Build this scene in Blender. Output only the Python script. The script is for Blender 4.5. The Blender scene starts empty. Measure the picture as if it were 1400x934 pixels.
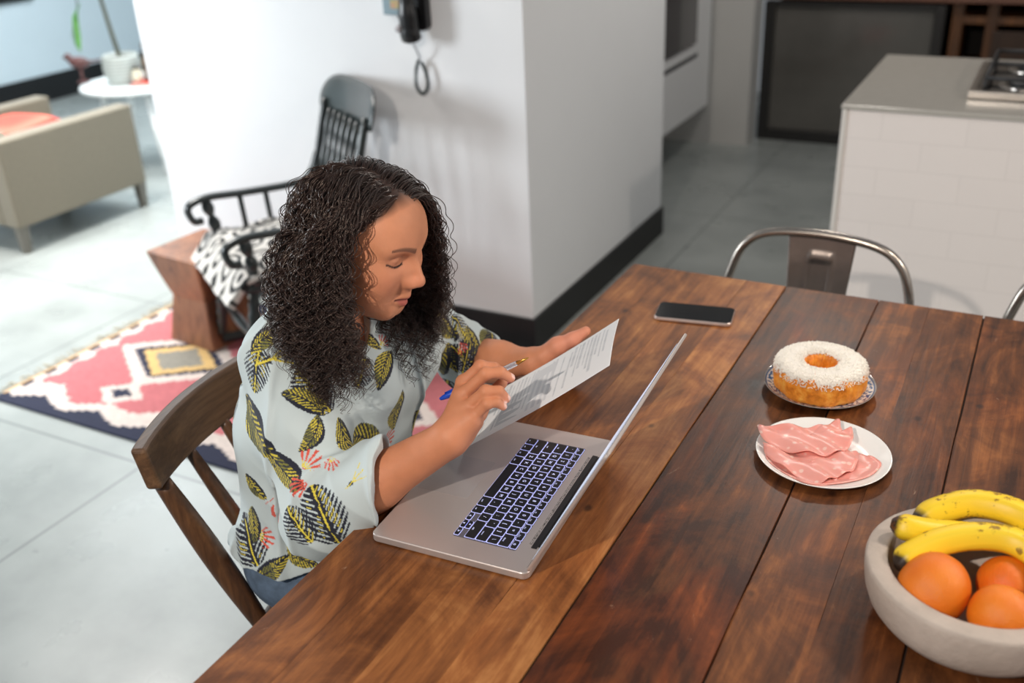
import bpy, bmesh, math, random
import numpy as np
from mathutils import Vector, Matrix, noise as mnoise
random.seed(7); rng = np.random.default_rng(11)
S = bpy.context.scene; COL = S.collection
PI = math.pi

# ---------- materials ----------
def lin(c):
    return tuple(((v/255)/12.92 if v/255 <= .04045 else ((v/255+.055)/1.055)**2.4) for v in c)
def nodes(name):
    m = bpy.data.materials.new(name); m.use_nodes = True
    nt = m.node_tree; b = nt.nodes['Principled BSDF']
    return m, nt, b
def N(nt, t, **kw):
    n = nt.nodes.new(t)
    for k, v in kw.items():
        if k.startswith('_'): setattr(n, k[1:], v)
        else: n.inputs[k].default_value = v
    return n
def mat(name, rgb, rough=.5, metal=0, var=0, scale=8, bump=0, bscale=60, coat=0, trans=0, spec=None, emis=None, estr=0, sss=0, stretch=None, col2=None, sheen=0, ior=None):
    m, nt, b = nodes(name); L = nt.links.new
    c = (*lin(rgb), 1)
    b.inputs['Base Color'].default_value = c
    b.inputs['Roughness'].default_value = rough; b.inputs['Metallic'].default_value = metal
    b.inputs['Coat Weight'].default_value = coat; b.inputs['Transmission Weight'].default_value = trans
    if spec is not None: b.inputs['Specular IOR Level'].default_value = spec
    if ior: b.inputs['IOR'].default_value = ior
    if sheen: b.inputs['Sheen Weight'].default_value = sheen
    if emis: b.inputs['Emission Color'].default_value = (*lin(emis), 1); b.inputs['Emission Strength'].default_value = estr
    if sss: b.inputs['Subsurface Weight'].default_value = sss; b.inputs['Subsurface Radius'].default_value = (.012, .005, .003); b.inputs['Subsurface Scale'].default_value = 1
    tc = N(nt, 'ShaderNodeTexCoord'); vec = tc.outputs['Object']
    if stretch:
        mp = N(nt, 'ShaderNodeMapping', Scale=stretch); L(vec, mp.inputs['Vector']); vec = mp.outputs['Vector']
    if var or col2:
        n = N(nt, 'ShaderNodeTexNoise', Scale=scale, Detail=5., Roughness=.6); L(vec, n.inputs['Vector'])
        mx = N(nt, 'ShaderNodeMix', _data_type='RGBA')
        c2 = (*lin(col2), 1) if col2 else tuple(v*(1-var) for v in c[:3])+(1,)
        mx.inputs['A'].default_value = c; mx.inputs['B'].default_value = c2
        r = N(nt, 'ShaderNodeMapRange', **{'From Min': .35, 'From Max': .65}); L(n.outputs['Fac'], r.inputs['Value'])
        L(r.outputs['Result'], mx.inputs['Factor']); L(mx.outputs['Result'], b.inputs['Base Color'])
    if bump:
        n = N(nt, 'ShaderNodeTexNoise', Scale=bscale, Detail=4.); L(vec, n.inputs['Vector'])
        bp = N(nt, 'ShaderNodeBump', Strength=bump, Distance=.002); L(n.outputs['Fac'], bp.inputs['Height']); L(bp.outputs['Normal'], b.inputs['Normal'])
    return m
def vcol_mat(name, rough=.5, bump=0, bscale=200, sss=0, sheen=0, var=0, vscale=40, spec=None, coat=0):
    m, nt, b = nodes(name); L = nt.links.new
    a = N(nt, 'ShaderNodeVertexColor', _layer_name='tint')
    out = a.outputs['Color']
    tc = N(nt, 'ShaderNodeTexCoord')
    if var:
        n = N(nt, 'ShaderNodeTexNoise', Scale=vscale, Detail=4.); L(tc.outputs['Object'], n.inputs['Vector'])
        r = N(nt, 'ShaderNodeMapRange', **{'From Min': .3, 'From Max': .7, 'To Min': 1-var, 'To Max': 1+var*.4}); L(n.outputs['Fac'], r.inputs['Value'])
        vm = N(nt, 'ShaderNodeVectorMath', _operation='SCALE'); L(out, vm.inputs[0]); L(r.outputs['Result'], vm.inputs['Scale']); out = vm.outputs[0]
    L(out, b.inputs['Base Color']); b.inputs['Roughness'].default_value = rough
    if spec is not None: b.inputs['Specular IOR Level'].default_value = spec
    b.inputs['Sheen Weight'].default_value = sheen; b.inputs['Coat Weight'].default_value = coat
    if sss: b.inputs['Subsurface Weight'].default_value = sss; b.inputs['Subsurface Radius'].default_value = (.010, .004, .002); b.inputs['Subsurface Scale'].default_value = 1
    if bump:
        n = N(nt, 'ShaderNodeTexNoise', Scale=bscale, Detail=4.); L(tc.outputs['Object'], n.inputs['Vector'])
        bp = N(nt, 'ShaderNodeBump', Strength=bump, Distance=.001); L(n.outputs['Fac'], bp.inputs['Height']); L(bp.outputs['Normal'], b.inputs['Normal'])
    return m
def wood_mat(name, dark, mid, light, rough=.35, axis=1, scale=1., coat=0, bump=.15, tint=False):
    """grain running along one object axis"""
    m, nt, b = nodes(name); L = nt.links.new
    tc = N(nt, 'ShaderNodeTexCoord')
    sc = [9*scale]*3; sc[axis] = .9*scale
    mp = N(nt, 'ShaderNodeMapping', Scale=tuple(sc)); L(tc.outputs['Object'], mp.inputs['Vector'])
    sc2 = [90*scale]*3; sc2[axis] = 4*scale
    mp2 = N(nt, 'ShaderNodeMapping', Scale=tuple(sc2)); L(tc.outputs['Object'], mp2.inputs['Vector'])
    n1 = N(nt, 'ShaderNodeTexNoise', Scale=1.3, Detail=8., Roughness=.62, Distortion=1.2); L(mp.outputs['Vector'], n1.inputs['Vector'])
    n2 = N(nt, 'ShaderNodeTexNoise', Scale=1., Detail=5., Roughness=.65, Distortion=.3); L(mp2.outputs['Vector'], n2.inputs['Vector'])
    ad = N(nt, 'ShaderNodeMix', Factor=.42); L(n1.outputs['Fac'], ad.inputs['A']); L(n2.outputs['Fac'], ad.inputs['B'])
    cr = N(nt, 'ShaderNodeValToRGB'); e = cr.color_ramp.elements
    e[0].position = .36; e[0].color = (*lin(dark), 1); e[1].position = .64; e[1].color = (*lin(light), 1)
    x = e.new(.5); x.color = (*lin(mid), 1)
    L(ad.outputs['Result'], cr.inputs['Fac']); out = cr.outputs['Color']
    if tint:
        a = N(nt, 'ShaderNodeVertexColor', _layer_name='tint')
        vm = N(nt, 'ShaderNodeVectorMath', _operation='MULTIPLY'); L(out, vm.inputs[0]); L(a.outputs['Color'], vm.inputs[1]); out = vm.outputs[0]
    L(out, b.inputs['Base Color']); b.inputs['Roughness'].default_value = rough; b.inputs['Coat Weight'].default_value = coat
    b.inputs['Coat Roughness'].default_value = .25
    bp = N(nt, 'ShaderNodeBump', Strength=bump, Distance=.003); L(n2.outputs['Fac'], bp.inputs['Height']); L(bp.outputs['Normal'], b.inputs['Normal'])
    return m

# ---------- objects ----------
def mesh_obj(name, V, F, m=None, parent=None, smooth=True, col=None, loc=None):
    me = bpy.data.meshes.new(name)
    V = np.asarray(V, dtype=np.float32)
    if isinstance(F, np.ndarray):
        nf, k = F.shape
        me.vertices.add(len(V)); me.vertices.foreach_set('co', V.ravel())
        me.loops.add(nf*k); me.loops.foreach_set('vertex_index', F.ravel().astype(np.int32))
        me.polygons.add(nf); me.polygons.foreach_set('loop_start', np.arange(0, nf*k, k, dtype=np.int32))
        me.polygons.foreach_set('loop_total', np.full(nf, k, dtype=np.int32))
        me.update(calc_edges=True)
    else:
        me.from_pydata([tuple(map(float, v)) for v in V], [], [list(map(int, f)) for f in F]); me.update()
    if smooth: me.polygons.foreach_set('use_smooth', [True]*len(me.polygons))
    if col is not None:
        a = me.color_attributes.new('tint', 'FLOAT_COLOR', 'POINT')
        c = np.ones((len(V), 4), dtype=np.float32); c[:, :3] = col; a.data.foreach_set('color', c.ravel())
    o = bpy.data.objects.new(name, me); COL.objects.link(o)
    if m: me.materials.append(m)
    if parent: o.parent = parent
    if loc is not None: o.location = loc
    return o
def bobj(name, bm, m=None, parent=None, smooth=False, bevel=0, seg=2, loc=None, auto=False):
    me = bpy.data.meshes.new(name); bmesh.ops.recalc_face_normals(bm, faces=bm.faces); bm.to_mesh(me); bm.free()
    o = bpy.data.objects.new(name, me); COL.objects.link(o)
    if smooth: me.polygons.foreach_set('use_smooth', [True]*len(me.polygons))
    if m: me.materials.append(m)
    if parent: o.parent = parent
    if loc is not None: o.location = loc
    if bevel:
        md = o.modifiers.new('bevel', 'BEVEL'); md.width = bevel; md.segments = seg; md.limit_method = 'ANGLE'; md.angle_limit = math.radians(35)
    return o
def tag(o, label, cat, group=None, kind=None):
    o['label'] = label; o['category'] = cat
    if group: o['group'] = group
    if kind: o['kind'] = kind
    return o
def struct(o): o['kind'] = 'structure'; return o
def thing(name, label, cat, loc=(0, 0, 0), rz=0, group=None):
    o = bpy.data.objects.new(name, None); COL.objects.link(o); o.location = loc; o.rotation_euler = (0, 0, rz); o.empty_display_size = .05
    return tag(o, label, cat, group)
def copy_tree(o, parent=None):
    c = o.copy(); COL.objects.link(c)
    if parent: c.parent = parent
    for ch in list(o.children): copy_tree(ch, c)
    return c
def BM(): return bmesh.new()
def box(bm, x0, x1, y0, y1, z0, z1, M=None):
    vs = [bm.verts.new((x, y, z)) for x in (x0, x1) for y in (y0, y1) for z in (z0, z1)]
    for f in ((0, 1, 3, 2), (4, 6, 7, 5), (0, 4, 5, 1), (2, 3, 7, 6), (0, 2, 6, 4), (1, 5, 7, 3)): bm.faces.new([vs[i] for i in f])
    if M is not None: bmesh.ops.transform(bm, matrix=M, verts=vs)
    return vs
def frustum(bm, p0, p1, s0, s1, up=(0, 0, 1)):
    """tapered rectangular bar from p0 to p1; s=(w,h)"""
    p0, p1 = Vector(p0), Vector(p1); d = (p1-p0).normalized(); a = d.cross(Vector(up))
    if a.length < 1e-4: a = d.cross(Vector((0, 1, 0)))
    a.normalize(); b = d.cross(a).normalized(); R = []
    for p, s in ((p0, s0), (p1, s1)):
        R.append([bm.verts.new(p+a*sx*s[0]/2+b*sy*s[1]/2) for sx, sy in ((-1, -1), (1, -1), (1, 1), (-1, 1))])
    bm.faces.new(R[0][::-1]); bm.faces.new(R[1])
    for i in range(4): bm.faces.new((R[0][i], R[0][(i+1) % 4], R[1][(i+1) % 4], R[1][i]))
def tube(bm, pts, rad, n=12, closed=False, cap=True, sx=1, ref=(0, 0, 1)):
    pts = [Vector(p) for p in pts]; m = len(pts); rad = rad if hasattr(rad, '__len__') else [rad]*m
    up = Vector(ref); rings = []; pa = None
    for i, p in enumerate(pts):
        if closed: d = pts[(i+1) % m]-pts[i-1]
        else: d = pts[min(i+1, m-1)]-pts[max(i-1, 0)]
        d.normalize()
        if pa is None:
            a = d.cross(up)
            if a.length < 1e-3: a = d.cross(Vector((0, 1, 0)))
        else: a = pa-d*pa.dot(d)
        a.normalize(); pa = a.copy(); b = d.cross(a).normalized()
        rings.append([bm.verts.new(p+(a*math.cos(t)*sx+b*math.sin(t))*rad[i]) for t in (2*PI*k/n for k in range(n))])
    for i in range(m if closed else m-1):
        A, B = rings[i], rings[(i+1) % m]
        for k in range(n): bm.faces.new((A[k], A[(k+1) % n], B[(k+1) % n], B[k]))
    if cap and not closed: bm.faces.new(rings[0][::-1]); bm.faces.new(rings[-1])
def lathe(bm, prof, n=48, c=(0, 0, 0), M=None):
    """prof: list of (r,z); r=0 ends collapse"""
    R = []; allv = []
    for r, z in prof:
        if r < 1e-6: v = bm.verts.new((c[0], c[1], c[2]+z)); R.append([v]); allv.append(v)
        else:
            q = [bm.verts.new((c[0]+r*math.cos(2*PI*k/n), c[1]+r*math.sin(2*PI*k/n), c[2]+z)) for k in range(n)]; R.append(q); allv += q
    for A, B in zip(R, R[1:]):
        for k in range(n):
            a, b2, c2, d = A[k % len(A)], A[(k+1) % len(A)], B[(k+1) % len(B)], B[k % len(B)]
            f = []
            for v in (a, b2, c2, d):
                if v not in f: f.append(v)
            if len(f) > 2: bm.faces.new(f)
    if M is not None: bmesh.ops.transform(bm, matrix=M, verts=allv)
    return allv
def prism(bm, poly, z0, z1, M=None):
    a = [bm.verts.new((x, y, z0)) for x, y in poly]; b = [bm.verts.new((x, y, z1)) for x, y in poly]
    bm.faces.new(a[::-1]); bm.faces.new(b); n = len(poly)
    for i in range(n): bm.faces.new((a[i], a[(i+1) % n], b[(i+1) % n], b[i]))
    if M is not None: bmesh.ops.transform(bm, matrix=M, verts=a+b)
def rrect(x0, x1, y0, y1, r, n=6):
    P = []
    for cx, cy, a0 in ((x1-r, y0+r, -90), (x1-r, y1-r, 0), (x0+r, y1-r, 90), (x0+r, y0+r, 180)):
        for k in range(n+1):
            t = math.radians(a0+90*k/n); P.append((cx+r*math.cos(t), cy+r*math.sin(t)))
    return P
def spline(P, n=8):
    """catmull-rom"""
    P = [np.array(p, float) for p in P]; Q = [2*P[0]-P[1]]+P+[2*P[-1]-P[-2]]; out = []
    for i in range(1, len(Q)-2):
        for k in range(n):
            t = k/n; a, b, c, d = Q[i-1:i+3]
            out.append(.5*((2*b)+(-a+c)*t+(2*a-5*b+4*c-d)*t*t+(-a+3*b-3*c+d)*t**3))
    out.append(P[-1]); return out

# ---------- signed-distance sculpting, meshed with surface nets ----------
def f_sph(c, r):
    c = np.array(c, np.float32)
    return lambda p: np.sqrt(((p-c)**2).sum(1))-r
def f_ell(c, r, R=None):
    c = np.array(c, np.float32); r = np.array(r, np.float32)
    def f(p):
        q = p-c
        if R is not None: q = q@R
        k0 = np.sqrt(((q/r)**2).sum(1)); k1 = np.sqrt(((q/(r*r))**2).sum(1))+1e-9
        return k0*(k0-1)/k1
    return f
def f_cap(a, b, ra, rb=None, flat=None):
    """tapered capsule; flat=(axis, factor) squashes across an axis"""
    a = np.array(a, np.float32); b = np.array(b, np.float32); rb = ra if rb is None else rb
    ba = b-a; L2 = max(float(ba@ba), 1e-12)
    def f(p):
        q = p-a; h = np.clip((q@ba)/L2, 0, 1); e = q-h[:, None]*ba
        if flat is not None:
            ax, k = flat; ax = np.array(ax, np.float32); pr = e@ax; e = e+np.outer(pr*(k-1), ax)
        return np.sqrt((e**2).sum(1))-(ra+(rb-ra)*h)
    return f
def smin(a, b, k):
    h = np.maximum(k-np.abs(a-b), 0)/k
    return np.minimum(a, b)-h*h*k*.25
def smax(a, b, k): return -smin(-a, -b, k)
def union(fs):
    """fs: list of (f, k)"""
    def F(p):
        d = fs[0][0](p)
        for f, k in fs[1:]: d = smin(d, f(p), k)
        return d
    return F
def surface_nets(f, lo, hi, h, B=8, slack=1.6):
    lo = np.array(lo, float); hi = np.array(hi, float); nb = np.ceil((hi-lo)/(h*B)).astype(int)
    I = np.stack(np.meshgrid(*[np.arange(n) for n in nb], indexing='ij'), -1).reshape(-1, 3)
    cen = lo+(I+.5)*h*B
    d = f(cen.astype(np.float32)); I = I[np.abs(d) < slack*h*B*.87]
    n1 = B+1; off = np.stack(np.meshgrid(*[np.arange(n1)]*3, indexing='ij'), -1).reshape(-1, 3)
    NN = (nb*B+2); st = np.array([NN[1]*NN[2], NN[2], 1], np.int64)
    VS, VI, FQ = [], [], []
    corners = [(i, j, k) for i in (0, 1) for j in (0, 1) for k in (0, 1)]
    for s in range(0, len(I), 400):
        J = I[s:s+400]; g = (J[:, None]*B+off[None])
        p = (lo+g*h).reshape(-1, 3).astype(np.float32)
        D = f(p).reshape(len(J), n1, n1, n1)
        sg = D < 0
        C = [D[:, i:i+B, j:j+B, k:k+B] for i, j, k in corners]
        m = sum((c < 0).astype(np.int8) for c in C); act = (m > 0) & (m < 8)
        idx = np.argwhere(act)
        if not len(idx): continue
        cv = np.stack([c[act] for c in C], 1)
        acc = np.zeros((len(idx), 3)); cnt = np.zeros(len(idx))
        for a in range(8):
            for b in range(a+1, 8):
                ca, cb = np.array(corners[a]), np.array(corners[b])
                if np.abs(ca-cb).sum() != 1: continue
                x = (cv[:, a] < 0) != (cv[:, b] < 0)
                t = np.where(x, cv[:, a]/np.where(x, cv[:, a]-cv[:, b], 1), 0)
                acc += np.where(x[:, None], ca+(cb-ca)*t[:, None], 0); cnt += x
        base = J[idx[:, 0]]*B+idx[:, 1:]
        VS.append(lo+(base+acc/cnt[:, None])*h); VI.append(base@st)
        for ax in range(3):
            e = np.zeros(3, int); e[ax] = 1
            A0 = sg[:, :B, :B, :B]; A1 = sg[:, e[0]:e[0]+B, e[1]:e[1]+B, e[2]:e[2]+B]
            x = np.argwhere(A0 != A1)
            if not len(x): continue
            g0 = J[x[:, 0]]*B+x[:, 1:]; neg = A0[x[:, 0], x[:, 1], x[:, 2], x[:, 3]]
            u, v = [(1, 2), (2, 0), (0, 1)][ax]
            du = np.zeros(3, int); du[u] = 1; dv = np.zeros(3, int); dv[v] = 1
            q = np.stack([(g0-du-dv)@st, (g0-dv)@st, g0@st, (g0-du)@st], 1)
            q[~neg] = q[~neg][:, ::-1]; FQ.append(q)
    V = np.concatenate(VS); VI = np.concatenate(VI); Q = np.concatenate(FQ)
    o = np.argsort(VI); VI = VI[o]; V = V[o]
    j = np.searchsorted(VI, Q); j = np.clip(j, 0, len(VI)-1); ok = (VI[j] == Q).all(1); j = j[ok]
    # relax a little
    for _ in range(1):
        S_ = np.zeros_like(V); c = np.zeros(len(V))
        for a in range(4):
            np.add.at(S_, j[:, a], V[j[:, (a+1) % 4]]+V[j[:, (a-1) % 4]]); np.add.at(c, j[:, a], 2)
        c = np.maximum(c, 1)[:, None]; V = V*.5+S_/c*.5
    return V.astype(np.float32), j.astype(np.int32)
def snoise(p, s, seed=0):
    """cheap smooth vector-free noise: sum of sines"""
    r = np.random.default_rng(seed); o = np.zeros(len(p))
    for i in range(6):
        k = r.normal(size=3); k *= s*(.6+.8*r.random())/np.linalg.norm(k)
        o += np.sin(p@k+r.random()*6.28)
    return o/6
# ================= camera =================
cam_d = bpy.data.cameras.new('camera'); cam = bpy.data.objects.new('camera', cam_d); COL.objects.link(cam); S.camera = cam
cam_d.lens = 35; cam_d.sensor_width = 36; cam_d.clip_end = 60; cam_d.clip_start = .02
pit, rol, yaw = math.radians(26.3545), math.radians(-2.6717), math.radians(28.852)
fwd = Vector((-math.sin(yaw)*math.cos(pit), math.cos(yaw)*math.cos(pit), -math.sin(pit)))
rt = Vector((math.cos(yaw), math.sin(yaw), 0)); up = rt.cross(fwd)
Rv = math.cos(rol)*rt+math.sin(rol)*up; Uv = -math.sin(rol)*rt+math.cos(rol)*up
cam.matrix_world = Matrix(((Rv.x, Uv.x, -fwd.x, 0), (Rv.y, Uv.y, -fwd.y, 0), (Rv.z, Uv.z, -fwd.z, 1.645), (0, 0, 0, 1)))
cam_d.dof.use_dof = True; cam_d.dof.focus_distance = 1.5; cam_d.dof.aperture_fstop = 2.7

# ================= room shell =================
def wallmat(name, rgb, rough=.75): return mat(name, rgb, rough, var=.03, scale=1.5, bump=.08, bscale=120)
M_wall = wallmat('white_plaster', (226, 228, 230)); M_wall2 = wallmat('cool_plaster', (212, 226, 233))
M_base = mat('black_skirting', (14, 14, 16), .45)
m, nt, b = nodes('polished_floor'); L = nt.links.new; M_floor = m
tc = N(nt, 'ShaderNodeTexCoord'); sp = N(nt, 'ShaderNodeSeparateXYZ'); L(tc.outputs['Object'], sp.inputs[0])
def joint(out, off):
    a = N(nt, 'ShaderNodeMath', _operation='SUBTRACT'); L(out, a.inputs[0]); a.inputs[1].default_value = off
    w = N(nt, 'ShaderNodeMath', _operation='WRAP'); L(a.outputs[0], w.inputs[0]); w.inputs[1].default_value = .465; w.inputs[2].default_value = -.465
    ab = N(nt, 'ShaderNodeMath', _operation='ABSOLUTE'); L(w.outputs[0], ab.inputs[0])
    r = N(nt, 'ShaderNodeMapRange', **{'From Min': .0025, 'From Max': .006, 'To Min': 1., 'To Max': 0.}); L(ab.outputs[0], r.inputs['Value']); return r.outputs['Result']
j = N(nt, 'ShaderNodeMath', _operation='MAXIMUM'); L(joint(sp.outputs['X'], -2.252), j.inputs[0]); L(joint(sp.outputs['Y'], 1.715), j.inputs[1])
n1 = N(nt, 'ShaderNodeTexNoise', Scale=2.2, Detail=5., Roughness=.6); L(tc.outputs['Object'], n1.inputs['Vector'])
cr = N(nt, 'ShaderNodeValToRGB'); e = cr.color_ramp.elements
e[0].position = .32; e[0].color = (*lin((138, 143, 141)), 1); e[1].position = .62; e[1].color = (*lin((160, 165, 162)), 1)
L(n1.outputs['Fac'], cr.inputs['Fac'])
mx = N(nt, 'ShaderNodeMix', _data_type='RGBA'); mx.inputs['B'].default_value = (*lin((116, 121, 119)), 1)
L(j.outputs[0], mx.inputs['Factor']); L(cr.outputs['Color'], mx.inputs['A']); L(mx.outputs['Result'], b.inputs['Base Color'])
n2 = N(nt, 'ShaderNodeTexNoise', Scale=5., Detail=6.); L(tc.outputs['Object'], n2.inputs['Vector'])
r = N(nt, 'ShaderNodeMapRange', **{'To Min': .18, 'To Max': .42}); L(n2.outputs['Fac'], r.inputs['Value']); L(r.outputs['Result'], b.inputs['Roughness'])
b.inputs['Specular IOR Level'].default_value = .5

bm = BM(); box(bm, -7.2, 2.6, -1.6, 7.2, -.1, 0); struct(bobj('floor', bm, M_floor))
bm = BM(); box(bm, -3.175, -1.49, 2.87, 4.185, 0, 2.7); struct(bobj('wall_center', bm, M_wall))
bm = BM(); box(bm, -3.19, -1.478, 2.858, 4.197, .0, .13); struct(bobj('baseboard_center', bm, M_base, bevel=.003))
bm = BM(); box(bm, -7.1, -7.0, -1.6, 7.2, 0, 2.7); struct(bobj('wall_left', bm, M_wall2))
bm = BM(); box(bm, -7.0, -6.985, -1.6, 7.1, 0, .2); struct(bobj('baseboard_left', bm, M_base, bevel=.003))
bm = BM(); box(bm, -7.0, -3.0, 7.0, 7.1, 0, 2.7); struct(bobj('wall_back', bm, M_wall2))
# kitchen end
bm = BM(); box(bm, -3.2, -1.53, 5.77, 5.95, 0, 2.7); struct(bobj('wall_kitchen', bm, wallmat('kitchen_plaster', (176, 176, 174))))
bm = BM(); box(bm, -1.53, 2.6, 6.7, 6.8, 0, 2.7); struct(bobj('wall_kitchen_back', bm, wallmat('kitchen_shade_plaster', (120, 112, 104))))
bm = BM(); box(bm, 2.5, 2.6, -1.6, 6.7, 0, 2.7); struct(bobj('wall_right', bm, M_wall))
bm = BM(); box(bm, -2.2, -2.1, 4.185, 5.77, 0, 2.7); struct(bobj('wall_niche', bm, M_wall))

# built-in oven cabinet on the niche wall
M_wc = mat('white_lacquer', (214, 215, 216), .35)
ox = -1.75
t = thing('oven_cabinet', 'white wall-hung cabinet with dark built-in oven beyond the white pillar wall', 'cabinet', (ox, 5.2, 0))
bm = BM(); box(bm, -.33, -.02, -.45, .55, .235, 2.1); bobj('cabinet_body', bm, M_wc, t, bevel=.004)
bm = BM(); box(bm, -.02, 0, -.45, .27, .25, .56); dr = bobj('drawer', bm, M_wc, t, bevel=.004)
bm = BM(); box(bm, -.021, -.004, -.45, .27, .565, .588); bobj('drawer_groove', bm, mat('dark_gap', (40, 42, 46), .6), t)
bm = BM(); box(bm, -.02, .004, -.45, .27, .59, .632); bobj('oven_trim', bm, M_wc, t, bevel=.003)
bm = BM(); box(bm, -.02, .006, -.43, .22, .645, 1.2); ov = bobj('oven_door', bm, mat('oven_glass', (70, 68, 70), .25, coat=.5), t, bevel=.004)
bm = BM(); tube(bm, [(.045, -.4, 1.12), (.045, .19, 1.12)], .009, 12); tube(bm, [(0, -.36, 1.12), (.045, -.36, 1.12)], .007, 8); tube(bm, [(0, .15, 1.12), (.045, .15, 1.12)], .007, 8)
bobj('oven_handle', bm, mat('brushed_steel', (190, 190, 190), .3, 1), ov, smooth=True)

# black framed glass front under wooden counter
M_blk = mat('black_frame', (22, 21, 21), .45)
t = thing('glass_fronted_cabinet', 'low cabinet with smoked glass front in a black frame behind the white island', 'cabinet', (-1.5, 5.98, 0))
fx0, fx1, fz = -.02, .95, .80
bm = BM()
for a in ((fx0, fx0+.06, .0, fz), (fx1-.055, fx1, .0, fz), (fx0+.06, fx1-.055, .0, .065), (fx0+.06, fx1-.055, fz-.03, fz)): box(bm, a[0], a[1], -.03, .03, a[2], a[3])
bobj('frame', bm, M_blk, t, bevel=.004)
bm = BM(); box(bm, fx0+.05, fx1-.05, .0, .008, .05, fz-.02); bobj('glass_pane', bm, mat('smoked_glass', (88, 86, 82), .16, var=.25, scale=2.2, coat=.4), t)
bm = BM(); box(bm, fx0+.02, fx1-.02, .04, .55, .02, fz-.03); bobj('cabinet_body', bm, mat('dark_inside', (60, 58, 54), .7), t)
M_cw = wood_mat('reddish_counter_wood', (70, 44, 34), (100, 66, 52), (124, 84, 66), .5, axis=0)
bm = BM(); box(bm, -1.56, 1.6, 5.93, 6.6, .815, .86)
tag(bobj('wooden_countertop', bm, M_cw, bevel=.005), 'reddish brown wooden countertop running above the smoked glass cabinet', 'countertop')
# wooden shelf unit
M_ow = wood_mat('orange_shelf_wood', (48, 28, 12), (84, 50, 20), (112, 68, 28), .5, axis=2)
t = thing('wooden_shelf_unit', 'dark orange-brown wooden shelf unit with open compartments behind the cooktop', 'shelf', (-.52, 6.0, 0))
bm = BM()
bm.free()
for x in (0, .17, .62, 1.1, 1.6):
    bm = BM(); box(bm, x, x+(.055 if x < .2 else .04), 0, .45, 0, .81); bobj('upright_panel', bm, M_ow, t, bevel=.003)
bm = BM()
bm.free()
for z in (.06, .42, .70):
    bm = BM(); box(bm, .0, 1.64, .006, .44, z, z+.04); bobj('shelf_board', bm, M_ow, t, bevel=.003)
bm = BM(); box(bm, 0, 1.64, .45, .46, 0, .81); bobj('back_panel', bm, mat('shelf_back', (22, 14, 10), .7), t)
bm = BM(); box(bm, .21, .62, -.012, .0, .10, .67); bobj('door', bm, wood_mat('shelf_door_wood', (34, 20, 12), (50, 32, 18), (64, 40, 22), .5, axis=2), t, bevel=.003)

# kitchen island
m, nt, b = nodes('white_brick_tile'); L = nt.links.new; M_tile = m
tc = N(nt, 'ShaderNodeTexCoord'); mp = N(nt, 'ShaderNodeMapping'); mp.inputs['Rotation'].default_value = (PI/2, 0, 0); L(tc.outputs['Object'], mp.inputs['Vector'])
br = N(nt, 'ShaderNodeTexBrick', Scale=1., **{'Brick Width': .24, 'Row Height': .0885, 'Mortar Size': .0016, 'Mortar Smooth': .3, 'Bias': 0.})
br.inputs['Color1'].default_value = (*lin((230, 222, 217)), 1); br.inputs['Color2'].default_value = (*lin((232, 224, 219)), 1); br.inputs['Mortar'].default_value = (*lin((222, 214, 209)), 1)
L(mp.outputs['Vector'], br.inputs['Vector']); L(br.outputs['Color'], b.inputs['Base Color']); b.inputs['Roughness'].default_value = .22
bp = N(nt, 'ShaderNodeBump', Strength=.3, Distance=.0012, _invert=True); L(br.outputs['Fac'], bp.inputs['Height']); L(bp.outputs['Normal'], b.inputs['Normal'])
M_quartz = mat('warm_grey_quartz', (172, 168, 160), .25, var=.05, scale=30)
M_edge = mat('white_edge', (214, 210, 204), .35)
t = thing('kitchen_island', 'white kitchen island with brick tile front and grey stone top', 'kitchen island', (-.547, 3.166, 0))
bm = BM(); box(bm, .012, 2.2, 0, .80, 0, .885); bobj('tiled_front', bm, M_tile, t)
bm = BM(); box(bm, 0, .014, -.006, .82, 0, .886); bobj('side_panel', bm, M_edge, t, bevel=.002)
bm = BM(); box(bm, -.004, 2.2, -.01, .825, .885, .90); bobj('worktop', bm, M_quartz, t, bevel=.003)
# cooktop
M_steel = mat('stainless_steel', (205, 198, 190), .28, 1, var=.1, scale=30, stretch=(1, 20, 20))
M_iron = mat('cast_iron', (26, 26, 28), .5, bump=.2)
M_blkg = mat('black_glass', (14, 14, 16), .12, coat=1)
t = thing('gas_cooktop', 'black gas cooktop with steel rim set in the island top', 'cooktop', (-.215, 3.34, .901))
bm = BM(); prism(bm, rrect(0, .75, 0, .52, .012), 0, .0165); prism(bm, rrect(0, .75, -.006, .03, .004), 0, .024); bobj('steel_rim', bm, M_steel, t, bevel=.004)
bm = BM(); prism(bm, rrect(.018, .732, .022, .50, .01), .016, .021); bobj('glass_plate', bm, M_blkg, t, bevel=.001)
for cx, cy, r in ((.16, .14, .055), (.16, .38, .04), (.375, .26, .065), (.59, .14, .04), (.59, .38, .055)):
    bm = BM(); lathe(bm, [(0, 0), (r, 0), (r, .012), (r*.8, .016), (r*.8, .02), (0, .022)], 32, (cx, cy, .021)); bobj('burner', bm, M_iron, t, smooth=False)
    bm = BM(); lathe(bm, [(r+.012, 0), (r+.03, 0), (r+.03, .003), (r+.012, .003), (r+.012, 0)], 32, (cx, cy, .0205)); bobj('burner_ring', bm, M_steel, t)
for x0, x1 in ((.04, .275), (.28, .47), (.475, .71)):
    bm = BM(); z = .058
    for y in (.03, .26, .49): tube(bm, [(x0, y, z), (x1, y, z)], .006, 8)
    for x in (x0+.004, (x0+x1)/2, x1-.004): tube(bm, [(x, .03, z), (x, .49, z)], .006, 8)
    for x in (x0+.004, x1-.004):
        for y in (.03, .49): tube(bm, [(x, y, z), (x, y, .02)], .006, 8)
    bobj('pan_support', bm, M_iron, t, smooth=True)
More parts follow.
